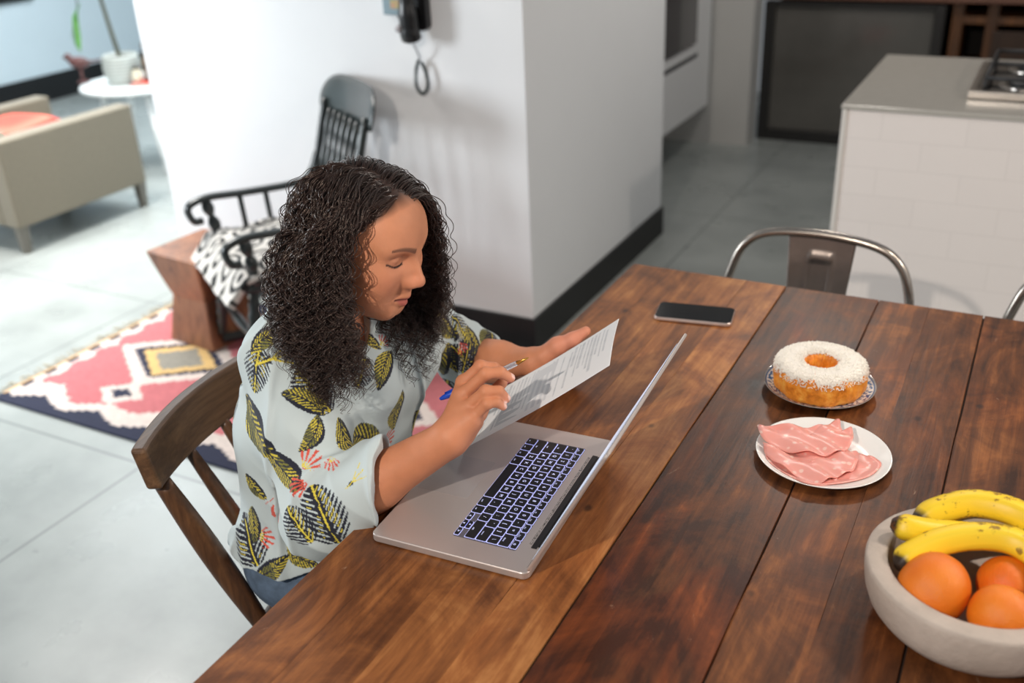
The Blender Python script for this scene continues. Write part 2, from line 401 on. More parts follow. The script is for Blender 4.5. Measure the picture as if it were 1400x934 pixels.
for k in range(5):
    bm = BM(); lathe(bm, [(0, 0), (.016, 0), (.015, .018), (0, .02)], 24, (.25+.06*k, .012+.0, .016)); o = bobj('knob', bm, M_steel, t, smooth=False)

# wall telephone
M_ph = mat('black_plastic', (20, 20, 22), .3)
t = thing('wall_telephone', 'black wall-mounted telephone handset hanging on white wall with its cord', 'telephone', (-1.87, 2.87, 1.1))
def ph(bmf): return bmf
bm = BM(); prism(bm, rrect(-.045, .045, .0, .24, .02), 0, .03, Matrix.Translation((0, -.0, .02)) @ Matrix.Rotation(PI/2, 4, 'X')); bobj('wall_base', bm, M_ph, t, bevel=.004)
pts = spline([(0, -.058, -.005), (0, -.068, .03), (0, -.072, .12), (0, -.068, .21), (0, -.058, .245)], 6)
bm = BM(); tube(bm, pts, [.024]+[.029]*5+[.026]*5+[.022]*5+[.026]*5+[.029]*3+[.024], 16, sx=1.25); hs = bobj('handset', bm, M_ph, t, smooth=True)
bm = BM(); tube(bm, [(0, -.025, .08), (0, -.06, .08)], .012, 10); bobj('hook', bm, M_ph, t, smooth=True)
bm = BM(); lathe(bm, [(0, 0), (.011, 0), (.011, .006), (0, .008)], 20, M=Matrix.Translation((-.026, -.09, .035)) @ Matrix.Rotation(PI/2, 4, 'X')); bobj('button', bm, mat('grey_button', (150, 145, 148), .4), t, smooth=True)
cp = spline([(.0, -.05, -.02), (.003, -.03, -.06), (-.002, -.02, -.075)], 6)
bm = BM(); tube(bm, cp, .003, 8); bobj('straight_cord', bm, mat('grey_cord', (150, 155, 160), .5), t, smooth=True)
lp = spline([(-.004, -.022, -.075), (-.018, -.022, -.11), (-.022, -.022, -.16), (0, -.022, -.188), (.024, -.022, -.16), (.020, -.022, -.115), (.006, -.022, -.082)], 10)
co = []
for i in range(len(lp)*6-5):
    a, fr = divmod(i, 6); p = lp[a]+(lp[min(a+1, len(lp)-1)]-lp[a])*fr/6
    d = lp[min(a+1, len(lp)-1)]-lp[a-1 if a else 0]; d = d/np.linalg.norm(d); nn = np.array([0, 1, 0]); q = np.cross(d, nn)
    th = i*1.1; co.append(p+.0045*(nn*math.cos(th)+q*math.sin(th)))
bm = BM(); tube(bm, co, .0019, 5, cap=False); bobj('coiled_cord', bm, mat('dark_cord', (48, 58, 58), .5), t, smooth=True)
# small plate beside the telephone
t = thing('intercom_panel', 'small grey-blue panel on white wall just left of the black telephone', 'panel', (-1.955, 2.87, 1.165))
bm = BM(); box(bm, -.045, .028, -.022, 0, 0, .12); bobj('panel_body', bm, mat('grey_blue_plastic', (120, 142, 152), .4), t, bevel=.004)
bm = BM(); box(bm, -.012, .02, -.0235, -.021, .022, .05); bobj('picture_sticker', bm, mat('yellow_green_sticker', (150, 160, 90), .5, scale=60, col2=(190, 130, 110)), t)
bm = BM(); lathe(bm, [(0, -.012), (.006, -.01), (.007, 0), (.007, .004)], 12, (.012, -.012, 0)); bobj('lower_knob', bm, M_ph, t, smooth=True)

# ================= living room end =================
M_sofa = mat('olive_linen', (122, 114, 98), .85, var=.1, scale=60, bump=.3, bscale=500, sheen=.2)
t = thing('armchair', 'olive-grey upholstered armchair seen from its side at the left picture edge', 'armchair', (-4.17, 2.82, 0))
def slab(x0, x1, y0, y1, z0, z1, nm, mm=M_sofa, bv=.02, par=None):
    bm = BM(); box(bm, x0, x1, y0, y1, z0, z1); return bobj(nm, bm, mm, par or t, bevel=bv, seg=3, smooth=False)
slab(-.62, -.10, .0, .80, .13, .30, 'base_frame')
slab(-.10, 0, 0, .80, .13, .545, 'armrest', bv=.012); slab(-.72, -.62, 0, .80, .13, .545, 'armrest', bv=.012)
slab(-.62, -.10, 0, .14, .30, .56, 'backrest')
slab(-.615, -.105, .145, .79, .30, .40, 'seat_cushion', bv=.035)
M_sl = mat('grey_wood_leg', (108, 104, 96), .6)
for x in (-.03, -.69):
    for y in (.03, .77):
        bm = BM(); frustum(bm, (x, y, 0), (x, y, .135), (.035, .035), (.05, .05)); bobj('leg', bm, M_sl, t, bevel=.003)
# cushion
m, nt, b = nodes('red_stripe_cloth'); L = nt.links.new; M_red = m
tc = N(nt, 'ShaderNodeTexCoord'); w = N(nt, 'ShaderNodeTexWave', Scale=9., Distortion=.3); w.bands_direction = 'Z'; L(tc.outputs['Object'], w.inputs['Vector'])
cr = N(nt, 'ShaderNodeValToRGB'); cr.color_ramp.elements[0].color = (*lin((196, 66, 54)), 1); cr.color_ramp.elements[1].color = (*lin((222, 110, 92)), 1); L(w.outputs['Fac'], cr.inputs['Fac']); L(cr.outputs['Color'], b.inputs['Base Color']); b.inputs['Roughness'].default_value = .85
def pillow(name, w_, d_, th, mm):
    n = 24; V = []; F = []
    for s in (1, -1):
        for i in range(n+1):
            for j_ in range(n+1):
                u, v = 2*i/n-1, 2*j_/n-1; k = (1-u**4)*(1-v**4); pin = 1-.08*(1-abs(u*v))*(abs(u)**6+abs(v)**6)
                V.append((u*w_/2*pin, v*d_/2*pin, s*th/2*max(k, 0)**.45))
    for s in (0, 1):
        for i in range(n):
            for j_ in range(n):
                a = s*(n+1)**2+i*(n+1)+j_; f = [a, a+1, a+n+2, a+n+1]; F.append(f if s else f[::-1])
    return mesh_obj(name, V, F, mm)
pl = pillow('throw_pillow', .36, .36, .13, M_red); pl.matrix_world = Matrix.Translation((-4.53, 3.175, .478)) @ Matrix.Rotation(math.radians(8), 4, 'Z') @ Matrix.Rotation(math.radians(3), 4, 'X')
tag(pl, 'red throw pillow with fine stripes lying in the olive-grey armchair', 'pillow')
# round white side table
M_wt = mat('white_table_paint', (236, 240, 240), .25)
t = thing('round_side_table', 'white round side table holding the potted plant beyond the sofa', 'side table', (-4.78, 4.22, 0))
bm = BM(); lathe(bm, [(0, .47), (.29, .47), (.312, .478), (.32, .49), (.312, .502), (.29, .505), (0, .505)], 64); bobj('table_top', bm, M_wt, t, smooth=True)
for k in range(4):
    a = PI/4+k*PI/2+.3; bm = BM(); tube(bm, [(.19*math.cos(a), .19*math.sin(a), .475), (.30*math.cos(a), .30*math.sin(a), 0)], [.02, .011], 16); bobj('leg', bm, M_wt, t, smooth=True)
# plant
t = thing('potted_plant', 'tall thin-stemmed green plant in a pale ribbed pot on the round table', 'plant', (-4.80, 4.16, .505)); t.scale = (.82,)*3
m, nt, b = nodes('pale_ceramic'); L = nt.links.new; M_pot = m
tc = N(nt, 'ShaderNodeTexCoord'); w = N(nt, 'ShaderNodeTexWave', Scale=14., Distortion=.2); w.bands_direction = 'Z'; L(tc.outputs['Object'], w.inputs['Vector'])
cr = N(nt, 'ShaderNodeValToRGB'); cr.color_ramp.elements[0].color = (*lin((150, 156, 152)), 1); cr.color_ramp.elements[1].color = (*lin((182, 187, 182)), 1); L(w.outputs['Fac'], cr.inputs['Fac']); L(cr.outputs['Color'], b.inputs['Base Color']); b.inputs['Roughness'].default_value = .5
bm = BM(); lathe(bm, [(0, 0), (.095, 0), (.112, .02), (.128, .06), (.132, .12), (.126, .18), (.12, .2), (.112, .2), (.11, .17), (0, .165)], 48); bobj('pot', bm, M_pot, t, smooth=True)
bm = BM(); lathe(bm, [(0, .166), (.109, .168), (.109, .176), (.06, .182), (0, .184)], 32); bobj('soil', bm, mat('soil', (52, 42, 34), .95, bump=1, bscale=90), t, smooth=True)
M_st = mat('plant_stem', (82, 84, 66), .7, var=.3, scale=20); M_lf = mat('leaf_green', (84, 150, 62), .45, var=.4, scale=14)
sp_ = spline([(0, 0, .17), (-.015, -.01, .3), (-.035, -.02, .5), (-.06, -.03, .75), (-.06, -.03, .95)], 6)
bm = BM(); tube(bm, sp_, [.017-.0003*i for i in range(len(sp_))], 12); bobj('stem', bm, M_st, t, smooth=True)
def leaf(bm, base, d, Lh, wd, droop):
    d = Vector(d).normalized(); side = d.cross(Vector((0, 0, 1))).normalized(); prev = None
    for i in range(9):
        s = i/8; p = Vector(base)+d*Lh*s+Vector((0, 0, -droop*s*s)); w2 = wd*math.sin(PI*min(s*.93+.07, 1))**.8/2
        c = bm.verts.new(p+Vector((0, 0, -.003))); a = bm.verts.new(p+side*w2+Vector((0, 0, w2*.3))); b_ = bm.verts.new(p-side*w2+Vector((0, 0, w2*.3)))
        if prev: bm.faces.new((prev[0], c, a, prev[1])); bm.faces.new((prev[2], b_, c, prev[0]))
        prev = (c, a, b_)
for k in range(13):
    a = 2.4*k; bm = BM(); z0 = .95-.012*k
    leaf(bm, (-.06, -.03, z0), (math.cos(a), math.sin(a), .5), .26+.04*math.sin(k*3), .05, .30)
    o = bobj('leaf', bm, M_lf, t, smooth=True); md = o.modifiers.new('thick', 'SOLIDIFY'); md.thickness = .0015
for k in range(5):
    bm = BM(); leaf(bm, (-.165-.010*k, -.1-.01*k, .56-.02*k), (-.35+.16*k, -.3, -.9), .24, .042, .02); o = bobj('leaf', bm, M_lf, t, smooth=True); md = o.modifiers.new('thick', 'SOLIDIFY'); md.thickness = .0015
bm = BM(); tube(bm, spline([(-.06, -.03, .90), (-.12, -.07, .86), (-.17, -.10, .68), (-.19, -.11, .52)], 6), .004, 8); bobj('branch', bm, M_st, t, smooth=True)
# red book
t = thing('red_book', 'thin red book lying on the white round table beside the pot', 'book', (-4.598, 4.185, .506), .3)
bm = BM(); box(bm, -.10, .09, -.07, .07, 0, .003); box(bm, -.10, .09, -.07, .07, .015, .018); box(bm, -.10, -.096, -.07, .07, .003, .015); bobj('cover', bm, mat('red_cover', (206, 60, 52), .5), t)
bm = BM(); box(bm, -.095, .086, -.066, .066, .003, .015); bobj('pages', bm, mat('page_paper', (228, 222, 208), .8), t)
# figurine + small jar
def sdf_obj(name, fs, lo, hi, h, m_, parent=None, colf=None, post=None, loc=None):
    V, F = surface_nets(union(fs) if isinstance(fs, list) else fs, lo, hi, h)
    if post: V = post(V)
    return mesh_obj(name, V, F, m_, parent, col=colf(V) if colf else None, loc=loc)
M_fig = mat('painted_wood_figure', (120, 92, 58), .5, scale=25, col2=(64, 52, 40))
t = thing('carved_figurine', 'small carved brown figurine standing on the white table right of the pot', 'figurine', (-4.63, 4.20, .525))
sdf_obj('figure_body', [(f_cap((0, 0, .012), (0, 0, .10), .034, .022), .01), (f_cap((0, 0, .1), (0, .004, .15), .024, .016), .015), (f_sph((0, 0, .185), .02), .012), (f_cap((0, -.005, .2), (.0, -.02, .205), .01, .008), .006),
    (f_cap((-.022, 0, .14), (-.034, -.012, .09), .009, .008), .008), (f_cap((.022, 0, .14), (.034, -.012, .09), .009, .008), .008)], (-.08, -.08, -.01), (.08, .08, .24), .005, M_fig, t)
t = thing('small_jar', 'small cream jar on the red book beside the figurine', 'jar', (-4.66, 4.135, .5245))
bm = BM(); lathe(bm, [(0, 0), (.024, 0), (.03, .02), (.03, .05), (.022, .065), (.022, .075), (0, .075)], 32); bobj('jar_body', bm, mat('cream_ceramic', (206, 200, 178), .4), t, smooth=True)
bm = BM(); lathe(bm, [(0, .0755), (.024, .0755), (.024, .083), (.006, .086), (.006, .094), (0, .095)], 32); bobj('lid', bm, mat('dark_lid', (60, 56, 48), .5), t, smooth=True)
# wooden bird
t = thing('bird_figurine', 'dark maroon bird figurine with long tail perched left of the white pot', 'figurine', (-5.07, 4.09, .5055), math.radians(25))
M_bd = mat('maroon_wood', (112, 72, 70), .5, var=.4, scale=20)
sdf_obj('bird_body', [(f_ell((0, 0, .115), (.06, .032, .034)), .01), (f_sph((-.062, 0, .148), .022), .02), (f_cap((-.08, 0, .148), (-.105, 0, .143), .007, .002), .005), (f_cap((.05, 0, .115), (.17, 0, .135), .016, .007, flat=((0, 0, 1), 2.)), .015)], (-.14, -.06, .05), (.2, .06, .2), .005, M_bd, t)
bm = BM(); tube(bm, [(0, 0, .09), (0, 0, .01)], [.007, .009], 10); lathe(bm, [(0, 0), (.035, 0), (.03, .01), (0, .014)], 24); bobj('stand', bm, M_bd, t, smooth=True)
# picture frame on left wall
t = thing('picture_frame', 'black picture frame on pale blue wall at top left corner', 'picture', (-6.999, 4.55, .765))
bm = BM()
for a in ((0, .8, 0, .04), (0, .8, .56, .6), (0, .04, .04, .56), (.76, .8, .04, .56)): box(bm, 0, .03, a[0], a[1], a[2], a[3])
bobj('frame', bm, M_blk, t); bm = BM(); box(bm, 0, .012, .03, .77, .03, .57); bobj('picture_sheet', bm, mat('dark_print', (70, 72, 74), .5, scale=3, col2=(40, 42, 46)), t)

# ================= rug =================
rx0, rx1, ry0, ry1 = -3.06, -1.30, 1.80, 2.80
h = .0125; nx, ny = int(round((rx1-rx0)/h)), int(round((ry1-ry0)/h))
gx = rx0+(np.arange(nx)+.5)*h; gy = ry0+(np.arange(ny)+.5)*h; GX, GY = np.meshgrid(gx, gy, indexing='ij')
navy, cream, pink, mustard, grey, tan = [np.array(lin(c)) for c in ((34, 38, 60), (206, 192, 184), (184, 104, 108), (204, 170, 112), (136, 132, 122), (196, 158, 110))]
C_ = np.zeros((nx, ny, 3)); C_[:] = pink
def steps(x, per, amp, q): return np.floor(((np.abs(((x/per) % 1)-.5))*2*amp)/q)*q
dB = GY-ry0; dT = ry1-GY; dLx = GX-rx0; dR = rx1-GX
zz = steps(GX-rx0+.10, .26, .055, .0125*1)
for dd in (dB, dT):
    C_[dd < .115+zz+.03*np.cos((GX-rx0)*9)] = cream
    C_[dd < .035+zz] = navy
zl = steps(GY-ry0, .12, .04, .0125)
for dd in (dLx, dR):
    C_[(dd < .045+zl) & (dB > .12) & (dT > .12)] = cream
    C_[(dd < .038) & (np.floor(GY/.05) % 2 == 0)] = navy
    C_[(dd < .013)] = tan
C_[(dB < .04) | ((dT < .04))] = navy
def rect(cx, cy, a, b2, col): C_[(np.abs(GX-cx) < a) & (np.abs(GY-cy) < b2)] = col
def dia(cx, cy, a, b2, col): C_[np.floor(np.abs(GX-cx)/.0125)*.0125/a+np.abs(GY-cy)/b2 < 1] = col
for cx in (-2.665, -1.82):
    dia(cx, 2.285, .29, .215, cream); dia(cx, 2.285, .225, .152, navy); dia(cx, 2.285, .175, .130, mustard); dia(cx, 2.285, .115, .085, grey)
for cx, cy in ((-2.655, 2.008), (-1.82, 2.008), (-2.665, 2.565), (-1.82, 2.565), (-2.24, 2.285)): dia(cx, cy, .095, .075, cream); dia(cx, cy, .042, .032, navy)
V = []; 
XX = rx0+np.arange(nx+1)*h; YY = ry0+np.arange(ny+1)*h
A_, B_ = np.meshgrid(XX, YY, indexing='ij'); ZZ = .009+.0012*np.sin(A_*23)*np.sin(B_*19)
# every cell its own quad so that the weave steps stay crisp
Vt = np.stack([np.stack([A_[:-1, :-1], B_[:-1, :-1], ZZ[:-1, :-1]], -1), np.stack([A_[1:, :-1], B_[1:, :-1], ZZ[1:, :-1]], -1), np.stack([A_[1:, 1:], B_[1:, 1:], ZZ[1:, 1:]], -1), np.stack([A_[:-1, 1:], B_[:-1, 1:], ZZ[:-1, 1:]], -1)], 2).reshape(-1, 3)
Ft = np.arange(len(Vt)).reshape(-1, 4); Ct = np.repeat(C_.reshape(-1, 3), 4, 0)
sk = []; sc_ = []
for (xa, ya, xb, yb) in ((rx0, ry0, rx1, ry0), (rx1, ry0, rx1, ry1), (rx1, ry1, rx0, ry1), (rx0, ry1, rx0, ry0)):
    sk += [(xa, ya, .0005), (xb, yb, .0005), (xb, yb, .009), (xa, ya, .009)]; sc_ += [navy]*4
Vt = np.concatenate([Vt, np.array(sk)]); Ct = np.concatenate([Ct, np.array(sc_)]); Ft = np.arange(len(Vt)).reshape(-1, 4)
rug = mesh_obj('kilim_rug', Vt, Ft, vcol_mat('woven_wool', .95, bump=.8, bscale=350, var=.14, vscale=60), col=Ct, smooth=False)
tag(rug, 'pink kilim rug with navy and cream stepped border on floor', 'rug')
bm = BM()
for k in range(46):
    y = ry0+.01+k*.0213
    tube(bm, [(rx0+.004, y, .006), (rx0-.015-.01*random.random(), y+random.uniform(-.008, .008), .004), (rx0-.04-.02*random.random(), y+random.uniform(-.015, .015), .003)], .0022, 5)
o = bobj('fringe', bm, mat('fringe_cord', (176, 164, 140), .9), rug); o['kind'] = 'stuff'

# ================= low carved stool =================
M_stool = wood_mat('stool_wood', (84, 50, 34), (134, 86, 58), (166, 110, 74), .4, axis=2, bump=.3)
def hourglass(name, label, loc, rz, wx, wy, H, waist, base):
    bm = BM(); n = 14; rings = []
    for i in range(n+1):
        s = i/n; z = s*H
        k = base+(waist-base)*min(s/.5, 1) if s < .5 else waist+(1-waist)*((s-.5)/.5)**.9
        P = rrect(-wx*k, wx*k, -wy*k, wy*k, .012, 3); rings.append([bm.verts.new((x, y, z)) for x, y in P])
    for A, B in zip(rings, rings[1:]):
        for q in range(len(A)): bm.faces.new((A[q], A[(q+1) % len(A)], B[(q+1) % len(A)], B[q]))
    bm.faces.new(rings[0][::-1]); bm.faces.new(rings[-1])
    o = bobj(name, bm, M_stool, bevel=.003, loc=loc); o.rotation_euler = (0, 0, rz); return tag(o, label, 'stool')
hourglass('carved_stool', 'brown hourglass block stool standing on the rug before the rocking chair', (-2.685, 2.51, .0115), math.radians(-6), .142, .14, .36, .68, .88)

# ================= rocking chair =================
M_rk = mat('black_green_paint', (34, 42, 42), .32, coat=.3, var=.3, scale=20)
RS = .94
t = thing('rocking_chair', 'black wooden rocking chair with spindle back against the white wall', 'rocking chair', (-2.262, 2.495, .0115), math.radians(237)); RK = t
def rp(u, v, z): return (u*RS, v*RS, z*RS)
# seat (scooped slab)
seat_poly = [(.25, -.20), (.27, 0), (.25, .20), (.2, .25), (0, .255), (-.19, .21), (-.22, .1), (-.22, -.1), (-.19, -.21), (0, -.255), (.2, -.25)]
sp2 = spline([np.array(p) for p in seat_poly+[seat_poly[0]]], 4)[:-1]
bm = BM(); prism(bm, [(p[0]*RS, p[1]*RS) for p in sp2], .395*RS, .43*RS); bobj('seat', bm, M_rk, t, bevel=.01, seg=3)
def turned(p0, p1, r, prof=None, n=14):
    P = [Vector(p0).lerp(Vector(p1), i/24) for i in range(25)]
    pr = prof or [1]*25; bm = BM(); tube(bm, P, [r*x for x in pr], n); return bm
leg_prof = [.6+.5*math.sin(PI*i/24)+.25*math.sin(PI*i/3.2)**2 for i in range(25)]
for s in (-1, 1):
    bobj('leg', turned(rp(.18, s*.2, .41), rp(.24, s*.235, .062), .018, leg_prof), M_rk, t, smooth=True)
    bobj('leg', turned(rp(-.16, s*.18, .41), rp(-.25, s*.235, .058), .018, leg_prof), M_rk, t, smooth=True)
    P = []
    for i in range(25):
        u = .24-.74*i/24; P.append(rp(u, s*.235, .028+.16*(u+.02)**2))
    bm = BM(); tube(bm, P, .022, 4, sx=.7); bobj('rocker', bm, M_rk, t, bevel=.004)
    A = spline([rp(-.238, s*.213, .72), rp(-.205, s*.222, .645), rp(-.15, s*.24, .605), rp(.05, s*.26, .600), rp(.20, s*.265, .605), rp(.27, s*.265, .58), rp(.26, s*.265, .525), rp(.225, s*.265, .52)], 6)
    bm = BM(); tube(bm, A, .013, 10, sx=1.5); bobj('armrest', bm, M_rk, t, smooth=True)
    bobj('arm_post', turned(rp(.17, s*.235, .41), rp(.205, s*.262, .60), .017, [.6+.7*abs(math.sin(PI*i/8)) for i in range(25)]), M_rk, t, smooth=True)
    for u in (-.03, .07): bobj('arm_spindle', turned(rp(u, s*.235, .41), rp(u+.005, s*.256, .598), .0095), M_rk, t, smooth=True)
    bm = BM(); tube(bm, spline([rp(-.18, s*.185, .41), rp(-.205, s*.2, .56), rp(-.245, s*.205, .74), rp(-.295, s*.205, .92)], 6), .0135, 12); bobj('back_post', bm, M_rk, t, smooth=True)
bobj('stretcher', turned(rp(.21, -.215, .2), rp(.21, .215, .2), .014, [.7+.6*math.sin(PI*i/24)**4 for i in range(25)]), M_rk, t, smooth=True)
bobj('stretcher', turned(rp(-.20, -.2, .25), rp(-.20, .2, .25), .011), M_rk, t, smooth=True)
for k in range(7):
    v = -.145+.29*k/6; bm = BM(); tube(bm, spline([rp(-.185, v, .41), rp(-.212, v*1.05, .56), rp(-.252, v*1.12, .74), rp(-.298, v*1.16, .89)], 6), [.0105+.003*math.sin(q*1.3) for q in range(19)], 10); bobj('back_spindle', bm, M_rk, t, smooth=True)
# crest rail: curved panel
V = []; F = []; nn = 28
for sgn in (0, 1):
    for i in range(nn+1):
        s = 2*i/nn-1
        for jj in range(9):
            w2 = jj/8; hgt = .145*(1-abs(s)**5*.55); z0 = .865+.02*abs(s)**3+ .0; z = z0+hgt*w2
            u = -.285-.30*(z-.865)-.035*(1-s*s)+(.020 if sgn else 0)*math.sin(PI*(.08+.84*w2))**.6*(1-abs(s)**8*.6)
            V.append(rp(u, s*.262, z))
def gi(sg, i, jj): return sg*(nn+1)*9+i*9+jj
for i in range(nn):
    for jj in range(8):
        F.append([gi(0, i, jj), gi(0, i+1, jj), gi(0, i+1, jj+1), gi(0, i, jj+1)]); F.append([gi(1, i, jj), gi(1, i, jj+1), gi(1, i+1, jj+1), gi(1, i+1, jj)])
for i in range(nn):
    F.append([gi(0, i, 0), gi(1, i, 0), gi(1, i+1, 0), gi(0, i+1, 0)]); F.append([gi(0, i, 8), gi(0, i+1, 8), gi(1, i+1, 8), gi(1, i, 8)])
for jj in range(8):
    F.append([gi(0, 0, jj), gi(0, 0, jj+1), gi(1, 0, jj+1), gi(1, 0, jj)]); F.append([gi(0, nn, jj), gi(1, nn, jj), gi(1, nn, jj+1), gi(0, nn, jj+1)])
mesh_obj('crest_rail', V, F, M_rk, t)
# patterned cushion/throw on the seat: ring motif
n = 90; V = []; C2 = []
def pat(u, v):
    a = .115; iu, iv = round(u/a), round(v/a); r = math.hypot(u-iu*a, v-iv*a)
    return (26, 28, 30) if (r < .013 or .028 < r < .043 or r > .066) else (206, 202, 196)
for i in range(n+1):
    for jj in range(n+1):
        a, b_ = 2*i/n-1, 2*jj/n-1
        u = .04+a*.26; v = b_*.27
        z = .46*RS+.028*(1-a**4)*(1-b_**4)**.5+.006*math.sin(u*31+v*17)+.004*math.sin(v*43)
        V.append((u*RS, v*RS, z)); C2.append(lin(pat(u, v)))
        if a > .7: V[-1] = (V[-1][0]-.0, V[-1][1], z-(a-.7)*.25)
F = [[i*(n+1)+jj, (i+1)*(n+1)+jj, (i+1)*(n+1)+jj+1, i*(n+1)+jj+1] for i in range(n) for jj in range(n)]
th = mesh_obj('seat_blanket', V, F, vcol_mat('knitted_pattern', .9, bump=.6, bscale=400), col=np.array(C2)); th.location = RK.location; th.rotation_euler = (0, 0, math.radians(237))
md = th.modifiers.new('thick', 'SOLIDIFY'); md.thickness = .03; md.offset = -1
tag(th, 'black and cream circle-patterned blanket lying on the rocking chair seat', 'blanket')
# ================= dining table =================
TZ = .76
M_top = None
m, nt, b = nodes('old_plank_wood'); L = nt.links.new; M_top = m
tc = N(nt, 'ShaderNodeTexCoord'); uvw = tc.outputs['Object']
at = N(nt, 'ShaderNodeVertexColor', _layer_name='tint')
sepc = N(nt, 'ShaderNodeSeparateColor'); L(at.outputs['Color'], sepc.inputs[0])     # R tone, G offset, B redness
off = N(nt, 'ShaderNodeCombineXYZ'); L(sepc.outputs['Green'], off.inputs['X']); L(sepc.outputs['Green'], off.inputs['Y'])
sc10 = N(nt, 'ShaderNodeVectorMath', _operation='SCALE'); L(off.outputs[0], sc10.inputs[0]); sc10.inputs['Scale'].default_value = 13.
pv = N(nt, 'ShaderNodeVectorMath', _operation='ADD'); L(uvw, pv.inputs[0]); L(sc10.outputs[0], pv.inputs[1])
def noi(scv, s, det=6., rg=.6, dist=0.):
    mp = N(nt, 'ShaderNodeMapping', Scale=scv); L(pv.outputs[0], mp.inputs['Vector'])
    n = N(nt, 'ShaderNodeTexNoise', Scale=s, Detail=det, Roughness=rg, Distortion=dist); L(mp.outputs['Vector'], n.inputs['Vector']); return n.outputs['Fac']
def mix(a, b_, f):
    x = N(nt, 'ShaderNodeMix'); 
    for s_, v in ((x.inputs['A'], a), (x.inputs['B'], b_), (x.inputs['Factor'], f)):
        if hasattr(v, 'links'): L(v, s_)
        else: s_.default_value = v
    return x.outputs['Result']
grain = noi((70, 4.2, 20), 1., 6., .68, .9); streak = noi((13, 1.3, 5), 1., 8., .62, 2.0); blot = noi((4.2, 3.0, 2), 1.6, 9., .68, 1.2)
tone = mix(mix(streak, grain, .42), blot, .46)
ad0 = N(nt, 'ShaderNodeMath', _operation='ADD'); L(tone, ad0.inputs[0]); L(sepc.outputs['Red'], ad0.inputs[1])
ad = N(nt, 'ShaderNodeMath', _operation='SUBTRACT'); L(ad0.outputs[0], ad.inputs[0]); ad.inputs[1].default_value = .062
cr = N(nt, 'ShaderNodeValToRGB'); e = cr.color_ramp.elements
e[0].position = .33; e[0].color = (*lin((54, 29, 14)), 1); e[1].position = .74; e[1].color = (*lin((216, 166, 106)), 1)
for p, c in ((.44, (100, 58, 29)), (.53, (142, 88, 46)), (.62, (180, 124, 72))):
    x = e.new(p); x.color = (*lin(c), 1)
L(ad.outputs[0], cr.inputs['Fac'])
red = N(nt, 'ShaderNodeMix', _data_type='RGBA', _blend_type='MULTIPLY'); red.inputs['B'].default_value = (1.1, .78, .56, 1)
rb = N(nt, 'ShaderNodeMapRange', **{'From Min': .47, 'From Max': .60}); L(noi((4, 2.2, 2), 1.7, 4., .55, .8), rb.inputs['Value'])
rm = N(nt, 'ShaderNodeMath', _operation='MULTIPLY'); L(rb.outputs['Result'], rm.inputs[0]); L(sepc.outputs['Blue'], rm.inputs[1])
L(rm.outputs[0], red.inputs['Factor']); L(cr.outputs['Color'], red.inputs['A'])
# knots and dark specks
vo = N(nt, 'ShaderNodeTexVoronoi', Scale=9.); 
mpv = N(nt, 'ShaderNodeMapping', Scale=(1, .7, 1)); L(pv.outputs[0], mpv.inputs['Vector']); L(mpv.outputs['Vector'], vo.inputs['Vector'])
kr = N(nt, 'ShaderNodeMapRange', **{'From Min': .03, 'From Max': .07, 'To Min': 1., 'To Max': 0.}); L(vo.outputs['Distance'], kr.inputs['Value'])
dk = N(nt, 'ShaderNodeMix', _data_type='RGBA'); dk.inputs['B'].default_value = (*lin((40, 22, 14)), 1)
km = N(nt, 'ShaderNodeMath', _operation='MULTIPLY'); L(kr.outputs['Result'], km.inputs[0]); km.inputs[1].default_value = .75
L(km.outputs[0], dk.inputs['Factor']); L(red.outputs['Result'], dk.inputs['A'])
# pale worn scratches
ms = noi((7, 5, 2), 2.2, 9., .75, 2.5)
sr = N(nt, 'ShaderNodeMapRange', **{'From Min': .655, 'From Max': .70}); L(ms, sr.inputs['Value'])
sm = N(nt, 'ShaderNodeMath', _operation='MULTIPLY'); L(sr.outputs['Result'], sm.inputs[0]); sm.inputs[1].default_value = .35
wn = N(nt, 'ShaderNodeMix', _data_type='RGBA'); wn.inputs['B'].default_value = (*lin((206, 176, 150)), 1)
L(sm.outputs[0], wn.inputs['Factor']); L(dk.outputs['Result'], wn.inputs['A']); L(wn.outputs['Result'], b.inputs['Base Color'])
rr = N(nt, 'ShaderNodeMapRange', **{'To Min': .30, 'To Max': .55}); L(blot, rr.inputs['Value']); L(rr.outputs['Result'], b.inputs['Roughness'])
bh = mix(grain, ms, .5)
bp = N(nt, 'ShaderNodeBump', Strength=.35, Distance=.002); L(bh, bp.inputs['Height']); L(bp.outputs['Normal'], b.inputs['Normal'])
b.inputs['Coat Weight'].default_value = .06; b.inputs['Coat Roughness'].default_value = .2; b.inputs['Specular IOR Level'].default_value = .38

